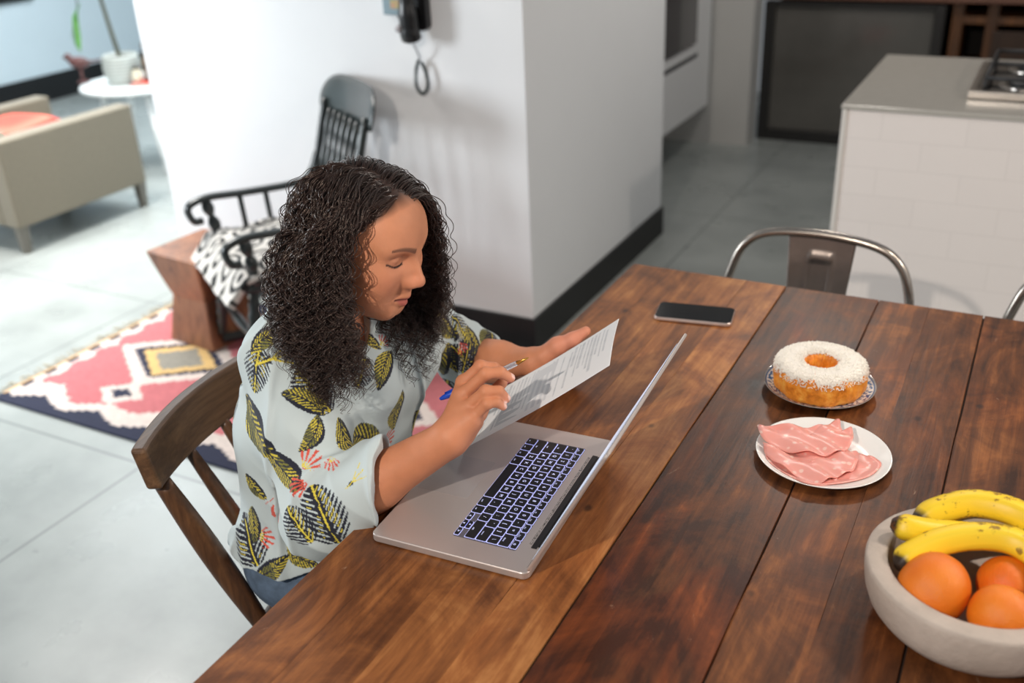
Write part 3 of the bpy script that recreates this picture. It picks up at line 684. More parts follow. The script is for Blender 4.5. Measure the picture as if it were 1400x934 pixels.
TY0, TY1 = -.25, 2.04
t = thing('dining_table', 'large old brown plank dining table holding the laptop and food', 'table', (-.2, .9, 0)); TBL = t
planks = [(-.788, -.702, .015, .1, .1), (-.702, -.612, .045, .33, .1), (-.612, -.520, .07, .52, .15), (-.520, -.4325, .10, .74, .2), (-.4305, -.238, -.045, .21, 1.), (-.236, -.137, -.005, .63, .35), (-.137, -.036, -.02, .17, .3), (-.034, .12, -.028, .45, .3), (.12, .28, -.02, .9, .3), (.28, .42, -.03, .05, .3), (.42, .62, -.02, .37, .3)]
V, F, Cc = [], [], []
for i, (x0, x1, tn, of, rd) in enumerate(planks):
    ny_ = 60; base = len(V); g = .0005 if i in (4, 7) or i == 3 else .0001
    gL = .0012 if i in (4, 5, 7) else .0003; gR = .0012 if i in (3, 4, 6) else .0003
    xs = [x0+g, x0+g+gL*.6, x1-g-gR*.6, x1-g]; zs = [-gL, 0, 0, -gR]
    prof = [(x0+g, -.042)]+[(x, z) for x, z in zip(xs, zs)]+[(x1-g, -.042)]
    for k in range(ny_+1):
        y = TY0+(TY1-TY0)*k/ny_
        for px_, pz in prof:
            wob = .0012*math.sin(y*7+i*2)+.0008*math.sin(y*19+i)
            V.append((px_+(wob if 0 < i and px_ == x0+g else 0)-TBL.location.x, y-TBL.location.y, TZ+pz)); Cc.append((tn+.0, of, rd))
    n_ = len(prof)
    for k in range(ny_):
        for q in range(n_):
            a = base+k*n_+q; a2 = base+k*n_+(q+1) % n_; F.append([a, a+n_, a2+n_, a2])
    F.append([base+q for q in range(n_)]); F.append([base+ny_*n_+q for q in range(n_)][::-1])
mesh_obj('tabletop', V, F, M_top, t, smooth=False, col=np.array(Cc))
bm = BM(); box(bm, -.582, .814, TY0-.9+.004, TY1-.9-.004, TZ-.040, TZ-.0045); bobj('underlay_boards', bm, mat('dark_gap_wood', (38, 22, 14), .8), t)
M_leg = wood_mat('table_leg_wood', (60, 34, 20), (100, 60, 36), (130, 82, 52), .5, axis=2)
for x in (-.50, .73):
    bm = BM(); box(bm, x, x+.025, TY0-.9+.1, TY1-.9-.1, TZ-.14, TZ-.0425); bobj('side_rail', bm, M_leg, t, bevel=.003)
for x in (-.49, .73):
    for y in (TY0-.9+.12, TY1-.9-.13):
        bm = BM(); frustum(bm, (x, y, 0), (x, y, TZ-.0425), (.06, .06), (.085, .085), up=(0, 1, 0)); bobj('leg', bm, M_leg, t, bevel=.006)

# ================= laptop =================
M_alu = mat('grey_aluminium', (196, 186, 182), .38, .55); M_alu_in = M_alu
M_key = mat('black_key', (16, 16, 20), .45)
M_glow = mat('key_backlight', (190, 192, 215), .5, emis=(168, 176, 255), estr=.75)
M_leg_w = mat('key_legend', (230, 232, 255), .5, emis=(190, 200, 255), estr=.9)
LX, LY, LRZ = -.5205, 1.105, math.radians(-86.6)
t = thing('laptop', 'open silver laptop with lit keyboard on the wooden table', 'laptop', (LX, LY, TZ+.0008), LRZ); LAP = t
bm = BM(); prism(bm, rrect(-.179, .179, -.240, .006, .011, 6), .0006, .0125); bobj('base', bm, M_alu, t, bevel=.0022, seg=3)
BZ = .0126
bm = BM(); prism(bm, rrect(-.139, .139, -.1275, -.029, .003, 3), BZ-.001, BZ+.0001); kb = bobj('keyboard', bm, mat('keyboard_well', (96, 94, 104), .5), t)
def glyph_mesh(s, size):
    c = bpy.data.curves.new('g', 'FONT'); c.body = s; c.size = size; c.align_x = 'CENTER'; c.align_y = 'CENTER'; c.resolution_u = 2
    o = bpy.data.objects.new('g', c); COL.objects.link(o)
    dg = bpy.context.evaluated_depsgraph_get(); dg.update(); me = bpy.data.meshes.new_from_object(o.evaluated_get(dg))
    V = [tuple(v.co) for v in me.vertices]; F = [tuple(p.vertices) for p in me.polygons]
    bpy.data.objects.remove(o); bpy.data.curves.remove(c); bpy.data.meshes.remove(me); return V, F
U = .01896
rows = [
 (10.6, [('esc', 1.0)]+[('F%d' % i, 1.0) for i in range(1, 13)]+[('o', 1.0)], .0088),
 (0, [('`', 1)]+[(c, 1) for c in '1234567890-=']+[('delete', 1.5)], .0155),
 (0, [('tab', 1.5)]+[(c, 1) for c in 'QWERTYUIOP[]\\'], .0155),
 (0, [('caps', 1.75)]+[(c, 1) for c in "ASDFGHJKL;'"]+[('return', 1.75)], .0155),
 (0, [('shift', 2.25)]+[(c, 1) for c in 'ZXCVBNM,./']+[('shift', 2.25)], .0155),
 (0, [('fn', 1), ('ctrl', 1), ('opt', 1), ('cmd', 1.25), ('', 5), ('cmd', 1.25), ('opt', 1)], .0155)]
ytop = -.0305; 
def key(x, y, w_, d_, s):
    V, F, MI = [], [], []
    def slabk(x0, x1, y0, y1, z0, z1, mi, r=.0016, ins=0):
        P = rrect(x0, x1, y0, y1, r, 3); P2 = rrect(x0+ins, x1-ins, y0+ins, y1-ins, r, 3); n0 = len(V); k = len(P)
        V.extend([(a, b_, z0) for a, b_ in P]+[(a, b_, z1) for a, b_ in P2]); F.append(list(range(n0+k, n0+2*k))); MI.append(mi)
        for q in range(k): F.append([n0+q, n0+(q+1) % k, n0+k+(q+1) % k, n0+k+q]); MI.append(mi)
    slabk(-w_/2-.0009, w_/2+.0009, -d_/2-.0009, d_/2+.0009, 0, .0003, 1)
    slabk(-w_/2, w_/2, -d_/2, d_/2, .0003, .0016, 0, ins=.0004)
    if s:
        gv, gf = glyph_mesh(s, .0078 if len(s) == 1 else .0034); n0 = len(V); ox_ = 0 if len(s) == 1 else 0; oy_ = 0 if len(s) == 1 else -d_*.22
        V.extend([(a+ox_, b_+oy_, .00172) for a, b_, c in gv])
        for f in gf: F.append([n0+i for i in f]); MI.append(2)
    me = bpy.data.meshes.new('key'); me.from_pydata(V, [], F)
    for mm in (M_key, M_glow, M_leg_w): me.materials.append(mm)
    me.polygons.foreach_set('material_index', MI); me.update()
    o = bpy.data.objects.new('key', me); COL.objects.link(o); o.parent = kb; o.location = (x, y, BZ+.0001)
y = ytop
for ri, (_, ks, d_) in enumerate(rows):
    pitch_y = .0112 if ri == 0 else U*.915; 
    tot = sum(k[1] for k in ks); unit = (14.5*U)/14 if ri == 0 else U
    x = -14.5*U/2; yc = y-d_/2
    for s, wd in ks:
        key(x+wd*unit/2, yc, wd*unit-.0034, d_, s); x += wd*unit
    if ri == 5:
        for q, (dx, dy, hh, s) in enumerate(((0, -.25, .5, '<'), (1, -.25, .5, 'v'), (1, .25, .5, '^'), (2, -.25, .5, '>'))):
            key(x+(dx+.5)*U, yc+dy*d_*1.02, U-.0034, d_*.44, s)
    y -= pitch_y if ri == 0 else U*.915
    if ri == 0: y = ytop-.0118
bm = BM(); prism(bm, rrect(-.052, .052, -.233, -.148, .003, 4), BZ-.0008, BZ+.00012); bobj('trackpad', bm, mat('trackpad_surface', (186, 178, 176), .3, .45), t)
bm = BM(); box(bm, -.125, .125, -.012, -.0035, BZ-.002, BZ+.0004); bobj('hinge_cover', bm, mat('hinge_black', (22, 20, 22), .5), t)
m, nt, b = nodes('speaker_holes'); L = nt.links.new
tc = N(nt, 'ShaderNodeTexCoord'); vo = N(nt, 'ShaderNodeTexVoronoi', Scale=600.); L(tc.outputs['Object'], vo.inputs['Vector'])
cr = N(nt, 'ShaderNodeValToRGB'); cr.color_ramp.elements[0].color = (*lin((40, 38, 38)), 1); cr.color_ramp.elements[1].color = (*lin((168, 160, 156)), 1); cr.color_ramp.elements[0].position = .35; cr.color_ramp.elements[1].position = .5
L(vo.outputs['Distance'], cr.inputs['Fac']); L(cr.outputs['Color'], b.inputs['Base Color'])
bm = BM(); box(bm, -.118, .118, -.0175, -.0135, BZ-.001, BZ+.00025); bobj('vent_strip', bm, m, t)
# lid
lid = bpy.data.objects.new('lid', None)
LT = math.radians(28.3); Rl = Matrix.Translation((0, 0, .0135)) @ Matrix.Rotation(-LT+PI/2, 4, 'X')   # local y up the lid, local z towards user... 
bm = BM(); prism(bm, rrect(-.179, .179, .003, .245, .009, 6), -.0055, -.0008, Rl); lidm = bobj('lid', bm, M_alu, t, bevel=.0012)
bm = BM(); prism(bm, rrect(-.177, .177, .005, .2435, .008, 6), -.0008, -.0003, Rl); sc_o = bobj('screen_bezel', bm, M_blkg, lidm)
bm = BM(); box(bm, -.166, .166, .018, .226, -.0003, 0, Rl); bobj('display', bm, mat('lit_display', (60, 66, 84), .2, emis=(210, 220, 240), estr=.9), lidm)
# glowing fruit-shaped emblem on the back of the lid
def emblem():
    P = []
    for k in range(48):
        a = 2*PI*k/48; r = 1+.10*math.cos(2*a)*(-1)+.05*math.cos(3*(a-PI/2)); x, y_ = r*math.cos(a)*.92, r*math.sin(a)
        if abs(a-PI/2) < .35: y_ -= .12*(1-abs(a-PI/2)/.35)
        if abs(a+0-2*PI*(k > 24)) < .42: x -= .42*(1-(abs(a-2*PI*(k > 24))/.42)**2)
        P.append((x*.016, .130+y_*.016))
    return P
bm = BM(); prism(bm, emblem(), -.0058, -.0053, Rl)
prism(bm, [(.001+.0055*math.sin(q)*.5+.003*q/3, .130+.019+.0075*(q/3.14)) for q in (0, .8, 1.6, 2.4, 3.14)]+[(-.001+.003*q/3, .149+.0075*(q/3.14)) for q in (2.4, 1.6, .8)], -.0058, -.0053, Rl)
bobj('glowing_emblem', bm, mat('emblem_glow', (225, 220, 255), .4, emis=(205, 195, 255), estr=2.), lidm)
bm = BM(); tube(bm, [(-.12, .0005, .0115), (.12, .0005, .0115)], .004, 12); bobj('hinge_barrel', bm, M_key, t, smooth=True)

# ================= phone =================
t = thing('smartphone', 'black smartphone with silver edge lying face up near the far table edge', 'phone', (-.566, 1.816, TZ+.0008), math.radians(9.5))
bm = BM(); prism(bm, rrect(-.079, .079, -.039, .039, .011, 6), 0, .0085); bobj('body', bm, mat('rose_silver', (206, 190, 184), .3, .7), t, bevel=.003, seg=3)
bm = BM(); prism(bm, rrect(-.0775, .0775, -.0375, .0375, .010, 6), .0083, .0092); bobj('screen', bm, mat('phone_glass', (8, 8, 10), .15, spec=.25), t, bevel=.0004)

# ================= cake on patterned plate =================
def polar_plate(name, prof, n, colf, mm, loc, parent=None):
    """prof radial (r,z) outer surface continuing under"""
    V, F, Cc = [], [], []
    for i, (r, z) in enumerate(prof):
        for k in range(n):
            a = 2*PI*k/n; V.append((r*math.cos(a), r*math.sin(a), z)); Cc.append(colf(r, a, i))
    for i in range(len(prof)-1):
        for k in range(n): F.append([i*n+k, i*n+(k+1) % n, (i+1)*n+(k+1) % n, (i+1)*n+k])
    F.append([k for k in range(n)][::-1]); F.append([(len(prof)-1)*n+k for k in range(n)])
    return mesh_obj(name, V, F, mm, parent, col=np.array(Cc), loc=loc)
M_china = vcol_mat('glazed_china', .12, coat=.6)
white = np.array(lin((226, 224, 220))); blue = np.array(lin((40, 84, 140)))
PR = .0955
def bw(r, a, i):
    if i > 60: return white*.95
    if r > PR*.975: return np.array(lin((120, 118, 116)))*.8+white*.2
    if r < .058: return white
    u = a*16/(2*PI)*2; v = (r-.058)/(PR-.058)
    s = math.sin(a*22+5*math.sin(v*7))*math.sin(v*9+2.2*math.sin(a*11)); s2 = math.sin(a*44)*math.cos(v*16)
    f = 1 if (s > .28 or (s2 > .55)) else 0
    if abs(v-.1) < .05 or abs(v-.92) < .03: f = 1
    return white*(1-f)+blue*f
prof = [(.0001+.05*i/8, .0035) for i in range(9)]+[(.05+(.0945-.05)*i/44, .0035+.012*(i/44)**1.7) for i in range(1, 45)]+[(.0952, .0158), (.0955, .0163), (.0955, .0150)]+[(.094-.04*i/10, .0138-.0118*(i/10)**.8) for i in range(1, 9)]+[(.055, .0), (.05, .0), (.0001, .0004)]
pl = polar_plate('patterned_plate', prof, 360, bw, M_china, (-.268, 1.607, TZ+.0008))
tag(pl, 'small blue and white patterned plate under the ring cake', 'plate')
m, nt, b = nodes('cake_crumb'); L = nt.links.new; M_cake = m
tc = N(nt, 'ShaderNodeTexCoord'); n1 = N(nt, 'ShaderNodeTexNoise', Scale=55., Detail=6., Roughness=.65); L(tc.outputs['Object'], n1.inputs['Vector'])
cr = N(nt, 'ShaderNodeValToRGB'); e = cr.color_ramp.elements; e[0].position = .3; e[0].color = (*lin((190, 104, 26)), 1); e[1].position = .7; e[1].color = (*lin((250, 186, 84)), 1); x = e.new(.5); x.color = (*lin((236, 146, 44)), 1)
L(n1.outputs['Fac'], cr.inputs['Fac']); L(cr.outputs['Color'], b.inputs['Base Color']); b.inputs['Roughness'].default_value = .5
b.inputs['Subsurface Weight'].default_value = .15; b.inputs['Subsurface Radius'].default_value = (.01, .005, .002); b.inputs['Subsurface Scale'].default_value = 1
bp = N(nt, 'ShaderNodeBump', Strength=.7, Distance=.003); L(n1.outputs['Fac'], bp.inputs['Height']); L(bp.outputs['Normal'], b.inputs['Normal'])
CR0, CR1, CH = .0250, .0785, .056
def cake_prof():
    P = []
    c = (CR0+CR1)/2; hw = (CR1-CR0)/2
    for k in range(40):
        a = PI*2*k/40; x_ = math.copysign(abs(math.cos(a))**.55, math.cos(a)); z_ = math.copysign(abs(math.sin(a))**.6, math.sin(a))
        P.append((c+hw*x_, CH/2+CH/2*z_))
    return P
def ring_mesh(name, P, n, mm, disp, parent=None, loc=None, closed=True, colf=None):
    V = []; m_ = len(P)
    for k in range(n):
        a = 2*PI*k/n
        for i, (r, z) in enumerate(P):
            d = disp(a, r, z); V.append(((r+d[0])*math.cos(a), (r+d[0])*math.sin(a), z+d[1]))
    F = [[k*m_+i, ((k+1) % n)*m_+i, ((k+1) % n)*m_+(i+1) % m_, k*m_+(i+1) % m_] for k in range(n) for i in range(m_ if closed else m_-1)]
    return mesh_obj(name, V, F, mm, parent, loc=loc)
t = thing('ring_cake', 'golden ring cake topped with white shredded coconut', 'cake', (-.268, 1.602, TZ+.0055))
ring_mesh('cake_body', cake_prof(), 120, M_cake, lambda a, r, z: (.0012*math.sin(a*9+z*60)+.0008*math.sin(a*23), .0010*math.sin(a*7)), t)
M_coco = mat('coconut', (240, 236, 228), .8)
def coco_edge(a): return .0055+.0035*math.sin(a*7+1)+.0028*math.sin(a*17)+.002*math.sin(a*31)
P = []
c_, hw = (CR0+CR1)/2, (CR1-CR0)/2
n = 200; V = []; F = []
for k in range(n):
    a = 2*PI*k/n; e0 = .14+.10*math.sin(a*5)+.05*math.sin(a*23); e1 = .62+.14*math.sin(a*7+1)+.12*math.sin(a*19)+.07*math.sin(a*41)
    for i in range(17):
        th = e1+(PI-e0-.80-e1)*i/16; cx = math.copysign(abs(math.cos(th))**.55, math.cos(th)); sz = math.copysign(abs(math.sin(th))**.6, math.sin(th))
        lift = .0018*math.sin(PI*i/16)**.4+.0009*math.sin(a*61+i*2.1)+.0007*math.sin(a*113+i*5)
        r = c_+(hw+lift)*cx; z = CH/2+(CH/2+lift+.0003)*sz; V.append((r*math.cos(a), r*math.sin(a), z))
F = [[k*17+i, ((k+1) % n)*17+i, ((k+1) % n)*17+i+1, k*17+i+1] for k in range(n) for i in range(16)]
tp = mesh_obj('coconut_topping', V, F, M_coco, t)
# loose shreds
V, F = [], []
for q in range(5200):
    a = rng.uniform(0, 2*PI); th = rng.uniform(.20, PI-.85)
    if (th < .60 or th > PI-1.05) and rng.random() < .55: continue
    cx = math.copysign(abs(math.cos(th))**.55, math.cos(th)); sz = math.copysign(abs(math.sin(th))**.6, math.sin(th))
    r = c_+(hw+.002)*cx; z = CH/2+(CH/2+.002)*sz; p = np.array([r*math.cos(a), r*math.sin(a), z])
    d = rng.normal(size=3); d /= np.linalg.norm(d); l = rng.uniform(.0012, .0032); w2 = rng.normal(size=3); w2 = np.cross(d, w2); w2 /= np.linalg.norm(w2); w3 = np.cross(d, w2); n0 = len(V); s = .00045
    for e_ in (-1, 1):
        for (aa, bb) in ((-1, -1), (1, -1), (1, 1), (-1, 1)): V.append(p+d*l*e_+w2*s*aa+w3*s*bb)
    F += [[n0, n0+1, n0+5, n0+4], [n0+1, n0+2, n0+6, n0+5], [n0+2, n0+3, n0+7, n0+6], [n0+3, n0, n0+4, n0+7], [n0+3, n0+2, n0+1, n0], [n0+4, n0+5, n0+6, n0+7]]
o = mesh_obj('coconut_shreds', V, F, M_coco, tp, smooth=False); o['kind'] = 'stuff'

# ================= cold cut plate =================
prof = [(.0001+.07*i/8, .004) for i in range(9)]+[(.07+(.1015-.07)*i/12, .004+.0085*(i/12)**1.3) for i in range(1, 13)]+[(.1030, .0128), (.1032, .0120), (.1022, .0105)]+[(.10-.035*i/6, .0098-.0088*(i/6)**.8) for i in range(1, 6)]+[(.065, .0), (.0001, .0002)]
pl = polar_plate('white_plate', prof, 96, lambda r, a, i: np.array(lin((236, 236, 234))), vcol_mat('white_glaze', .15, coat=.5), (-.215, 1.389, TZ+.0008))
tag(pl, 'white round plate with folded pink cold cuts on it', 'plate')
m, nt, b = nodes('mortadella'); L = nt.links.new; M_mor = m
tc = N(nt, 'ShaderNodeTexCoord'); vo = N(nt, 'ShaderNodeTexVoronoi', Scale=62.); n1 = N(nt, 'ShaderNodeTexNoise', Scale=90., Detail=4.)
mpz = N(nt, 'ShaderNodeMapping', Scale=(1, 1, .3)); L(tc.outputs['Object'], mpz.inputs['Vector']); L(mpz.outputs['Vector'], vo.inputs['Vector']); L(mpz.outputs['Vector'], n1.inputs['Vector'])
a1 = N(nt, 'ShaderNodeMath', _operation='MULTIPLY_ADD'); L(n1.outputs['Fac'], a1.inputs[0]); a1.inputs[1].default_value = .35; L(vo.outputs['Distance'], a1.inputs[2])
r = N(nt, 'ShaderNodeMapRange', **{'From Min': .32, 'From Max': .44, 'To Min': .8, 'To Max': 0.}); L(a1.outputs[0], r.inputs['Value'])
mx = N(nt, 'ShaderNodeMix', _data_type='RGBA'); mx.inputs['A'].default_value = (*lin((238, 160, 150)), 1); mx.inputs['B'].default_value = (*lin((248, 208, 196)), 1)
L(r.outputs['Result'], mx.inputs['Factor']); L(mx.outputs['Result'], b.inputs['Base Color']); b.inputs['Roughness'].default_value = .32
b.inputs['Subsurface Weight'].default_value = .25; b.inputs['Subsurface Radius'].default_value = (.008, .003, .002); b.inputs['Subsurface Scale'].default_value = 1
def slice_(pts, z0, seed, label, tilt=(0, 0), fold=.003):
    pts = [np.array(p) for p in pts]; O = spline(pts+[pts[0]], 10)[:-1]; O = np.array(O); c = O.mean(0); n = len(O); K = 12
    V, F = [], []
    for k in range(K+1):
        s = (k/K)
        for i, p in enumerate(O):
            q = c+(p-c)*s; d = q-c; a = 2*PI*i/n
            z = z0+tilt[0]*d[0]+tilt[1]*d[1]+fold*math.sin(a*5+seed)*s**2+fold*.5*math.sin(a*11+seed*2)*s**3+.0015*math.sin(q[0]*110+q[1]*60+seed)+fold*.8*math.sin((q[0]*.5+q[1])*150+seed)
            rr_ = math.hypot(q[0]+.215, q[1]-1.389); z = max(z, .7658+max(0, rr_-.07)*.28)
            V.append((q[0], q[1], z))
    for k in range(K):
        for i in range(n): F.append([k*n+i, k*n+(i+1) % n, (k+1)*n+(i+1) % n, (k+1)*n+i])
    V = np.array(V); o_ = V.mean(0); o = mesh_obj('mortadella_slice', V-o_, F, M_mor, loc=tuple(o_)); md = o.modifiers.new('t', 'SOLIDIFY'); md.thickness = .0013; md.offset = 1
    tag(o, label, 'cold cut', 'mortadella slices on the white plate'); return o
slice_([(-.182, 1.413), (-.158, 1.414), (-.131, 1.399), (-.128, 1.376), (-.145, 1.34), (-.206, 1.289), (-.235, 1.30), (-.215, 1.345)], .767, 1, 'pink mortadella slice at the right of the plate, undermost', fold=.002)
slice_([(-.318, 1.408), (-.30, 1.38), (-.29, 1.335), (-.25, 1.303), (-.206, 1.289), (-.18, 1.32), (-.20, 1.37), (-.26, 1.39)], .7695, 4, 'pink mortadella slice folded along the near rim of the plate', fold=.002)
slice_([(-.305, 1.367), (-.253, 1.368), (-.21, 1.38), (-.168, 1.408), (-.161, 1.358), (-.18, 1.325), (-.206, 1.293), (-.258, 1.315), (-.292, 1.342)], .7745, 2, 'pink mortadella slice in the middle of the pile', fold=.0022)
slice_([(-.325, 1.405), (-.31, 1.420), (-.245, 1.440), (-.212, 1.479), (-.200, 1.455), (-.185, 1.460), (-.178, 1.412), (-.208, 1.368), (-.255, 1.356), (-.306, 1.375)], .7805, 3, 'pink mortadella slice at the far side of the pile, topmost', tilt=(0, .0), fold=.0025)

# ================= fruit bowl =================
BX, BY, BR, BH = .026, 1.096, .130, .080
M_stone = mat('pale_concrete', (188, 176, 166), .8, var=.14, scale=28, bump=.5, bscale=140)
bm = BM(); P = [(0, .0), (.088, 0), (.100, .004), (.112, .013), (.121, .026), (.1265, .042), (.1292, .06), (.1298, .074), (.1288, .0785), (.1262, .0800), (.1072, .0800), (.1045, .0788), (.1030, .076), (.1010, .058), (.094, .038), (.078, .024), (.05, .019), (0, .018)]
lathe(bm, P, 96); o = bobj('fruit_bowl', bm, M_stone, smooth=True, loc=(BX, BY, TZ+.0008)); tag(o, 'thick-walled pale concrete fruit bowl at the table corner', 'bowl')
M_or = mat('orange_peel', (236, 132, 30), .42, scale=9, col2=(222, 108, 22), bump=.5, bscale=520, sss=.08)
def orange(loc, r, rot, label, sq=(1, 1, 1)):
    t = thing('orange', label, 'orange', loc, 0, 'oranges in the fruit bowl'); t.rotation_euler = rot
    V, F = [], []; n, k_ = 48, 32
    for i in range(k_+1):
        th = PI*i/k_
        for j_ in range(n):
            a = 2*PI*j_/n; rr = r*(1-.10*math.exp(-(th/.16)**2)-.05*math.exp(-((PI-th)/.15)**2))*(1+.012*math.cos(a*5)*math.sin(th)**2)
            V.append((rr*math.sin(th)*math.cos(a)*sq[0], rr*math.sin(th)*math.sin(a)*sq[1], rr*math.cos(th)*sq[2]))
    F = [[i*n+j_, (i+1)*n+j_, (i+1)*n+(j_+1) % n, i*n+(j_+1) % n] for i in range(k_) for j_ in range(n)]
    mesh_obj('peel', V, F, M_or, t)
    bm = BM(); lathe(bm, [(0, 0), (.0035, 0), (.0045, .002), (.002, .0035), (0, .003)], 10, (0, 0, r*.895*sq[2])); bobj('stem_button', bm, mat('dry_green', (104, 112, 60), .7), t, smooth=True)
orange((-.018, 1.054, .826), .0410, (2.4, .5, 0), 'orange at the left of the bowl, leaning on the near rim', (1, 1, 1.08))
orange((.060, 1.106, .819), .0345, (-.9, -.5, 0), 'orange behind the front two, touching the banana')
orange((.058, 1.038, .824), .0365, (1.5, .3, 0), 'orange at the near right of the bowl by the rim', (1, 1, .95))
# bananas
m, nt, b = nodes('banana_peel'); L = nt.links.new; M_ban = m
tc = N(nt, 'ShaderNodeTexCoord'); at = N(nt, 'ShaderNodeVertexColor', _layer_name='tint')
n1 = N(nt, 'ShaderNodeTexNoise', Scale=120., Detail=5., Roughness=.7); n2 = N(nt, 'ShaderNodeTexNoise', Scale=20., Detail=3.); L(tc.outputs['Object'], n1.inputs['Vector']); L(tc.outputs['Object'], n2.inputs['Vector'])
ml = N(nt, 'ShaderNodeMath', _operation='MULTIPLY'); L(n1.outputs['Fac'], ml.inputs[0]); L(n2.outputs['Fac'], ml.inputs[1])
r = N(nt, 'ShaderNodeMapRange', **{'From Min': .272, 'From Max': .315}); L(ml.outputs[0], r.inputs['Value'])
mx = N(nt, 'ShaderNodeMix', _data_type='RGBA'); mx.inputs['B'].default_value = (*lin((104, 62, 22)), 1); L(at.outputs['Color'], mx.inputs['A'])
mm_ = N(nt, 'ShaderNodeMath', _operation='MULTIPLY'); L(r.outputs['Result'], mm_.inputs[0]); mm_.inputs[1].default_value = .8; L(mm_.outputs[0], mx.inputs['Factor'])
L(mx.outputs['Result'], b.inputs['Base Color']); b.inputs['Roughness'].default_value = .45
def banana(P, r, label, tip0=True, rad=None, twist=0):
    S_ = spline(P, 12); n = len(S_); V, F, Cc = [], [], []; k_ = 20; up = Vector((0, 0, 1)); pa = None
    for i, p in enumerate(S_):
        s = i/(n-1); d = Vector(S_[min(i+1, n-1)]-S_[max(i-1, 0)]).normalized()
        a_ = d.cross(up) if pa is None else pa-d*pa.dot(d); a_.normalize(); pa = a_.copy(); b_ = d.cross(a_).normalized()
        e0 = min(s/.16, 1); e1 = min((1-s)/.22, 1); rr = r*(.30+.70*math.sin(e0*PI/2)**.8)*(.32+.68*math.sin(e1*PI/2)**.9)
        for k in range(k_):
            t_ = 2*PI*k/k_+twist; q = rr*(1+.055*math.cos(5*t_)+.015*math.cos(10*t_)); V.append(Vector(p)+a_*math.cos(t_)*q+b_*math.sin(t_)*q)
            y_ = np.array(lin((246, 208, 40))); g_ = np.array(lin((206, 190, 60))); dk_ = np.array(lin((44, 32, 24)))
            c = y_*(1-.3*abs(math.cos(5*t_/2))**12)+g_*.3*abs(math.cos(5*t_/2))**12
            if s > .93: c = g_
            if s < .055: c = dk_
            elif s < .10: c = c*((s-.055)/.045)+dk_*(1-(s-.055)/.045)*1
            Cc.append(c)
    F = [[i*k_+k, (i+1)*k_+k, (i+1)*k_+(k+1) % k_, i*k_+(k+1) % k_] for i in range(n-1) for k in range(k_)]+[[k for k in range(k_)], [(n-1)*k_+k for k in range(k_)][::-1]]
    V = np.array([tuple(v) for v in V]); o_ = V.mean(0); o = mesh_obj('banana', V-o_, F, M_ban, col=np.array(Cc), loc=tuple(o_)); tag(o, label, 'banana', 'bananas in the fruit bowl'); return o
banana([(-.056, 1.156, .838), (-.03, 1.182, .850), (.008, 1.200, .861), (.055, 1.198, .863), (.10, 1.170, .858), (.135, 1.130, .852)], .0180, 'speckled banana arching highest at the far rim of the bowl')
banana([(-.081, 1.120, .858), (-.060, 1.121, .856), (-.030, 1.134, .849), (.010, 1.154, .843), (.055, 1.162, .843), (.10, 1.142, .846), (.128, 1.112, .850)], .0168, 'banana with dark tip resting on the left rim of the bowl')
banana([(-.062, 1.060, .838), (-.050, 1.078, .844), (-.022, 1.106, .855), (.018, 1.126, .8635), (.058, 1.132, .8645), (.098, 1.112, .858), (.13, 1.086, .850)], .0172, 'brown-spotted banana just behind the oranges')

# ================= metal chairs =================
M_gal = mat('galvanized_steel', (168, 160, 152), .26, .95, var=.12, scale=12)
M_gal2 = mat('brushed_sheet_steel', (136, 126, 120), .34, .85, var=.2, scale=9, bump=.1, bscale=60)
def metal_chair(loc, rz, label):
    t = thing('metal_chair', label, 'chair', loc, rz, 'metal chairs at the far end of the table')
    # faces -y locally; back at y=0
    W = .185
    pts = spline([(-.165, -.05, .43), (-.195, -.018, .55), (-.207, .0, .68), (-.200, .006, .73), (-.175, .012, .79), (-.12, .016, .826), (0, .018, .838), (.12, .016, .826), (.175, .012, .79), (.200, .006, .73), (.204, .0, .68), (.195, -.018, .55), (.165, -.05, .43)], 8)
    bm = BM(); tube(bm, pts, .0105, 14, ref=(0, 1, 0)); bobj('back_frame', bm, M_gal, t, smooth=True)
    V = []; F = []; nr, nc = 40, 26
    for i in range(nr+1):
        z = .435+.398*i/nr; hw_ = .050+.026*(i/nr)
        for j_ in range(nc+1):
            x = -hw_+2*hw_*j_/nc; y_ = -.055+.075*(i/nr)**.7+.004*math.cos(PI*x/hw_/2)
            dx, dz = abs(x)-.024, abs(z-.695)-.088+.0; q = math.hypot(max(dx+.004, 0), max(dz+.004, 0))+min(max(dx, dz), 0)
            y_ -= .009*math.exp(-((q-.004)/.0030)**2)
            V.append((x, y_, z))
    F = [[i*(nc+1)+j_, i*(nc+1)+j_+1, (i+1)*(nc+1)+j_+1, (i+1)*(nc+1)+j_] for i in range(nr) for j_ in range(nc)]
    o = mesh_obj('back_splat', V, F, M_gal2, t); md = o.modifiers.new('t', 'SOLIDIFY'); md.thickness = .0015
    bm = BM(); prism(bm, rrect(-.18, .18, -.40, -.045, .05, 6), .434, .442); prism(bm, rrect(-.178, .178, -.398, -.047, .05, 6), .41, .434); bobj('seat', bm, M_gal, t, bevel=.004)
    for sx in (-1, 1):
        for (y0, y1) in ((-.08, .02), (-.37, -.43)):
            bm = BM(); frustum(bm, (sx*.2, y1, 0), (sx*.155, y0, .43), (.028, .02), (.075, .03), up=(0, 1, 0)); lg = bobj('leg', bm, M_gal, t, bevel=.004)
            bm = BM(); box(bm, sx*.2-.017, sx*.2+.017, y1-.014, y1+.014, 0, .012); bobj('rubber_foot', bm, M_key, lg)
    for (a, b_) in (((-.172, -.06, .30), (.172, -.395, .30)), ((.172, -.06, .30), (-.172, -.395, .30))):
        bm = BM(); frustum(bm, a, b_, (.02, .004), (.02, .004)); bobj('cross_brace', bm, M_gal, t)
    return t
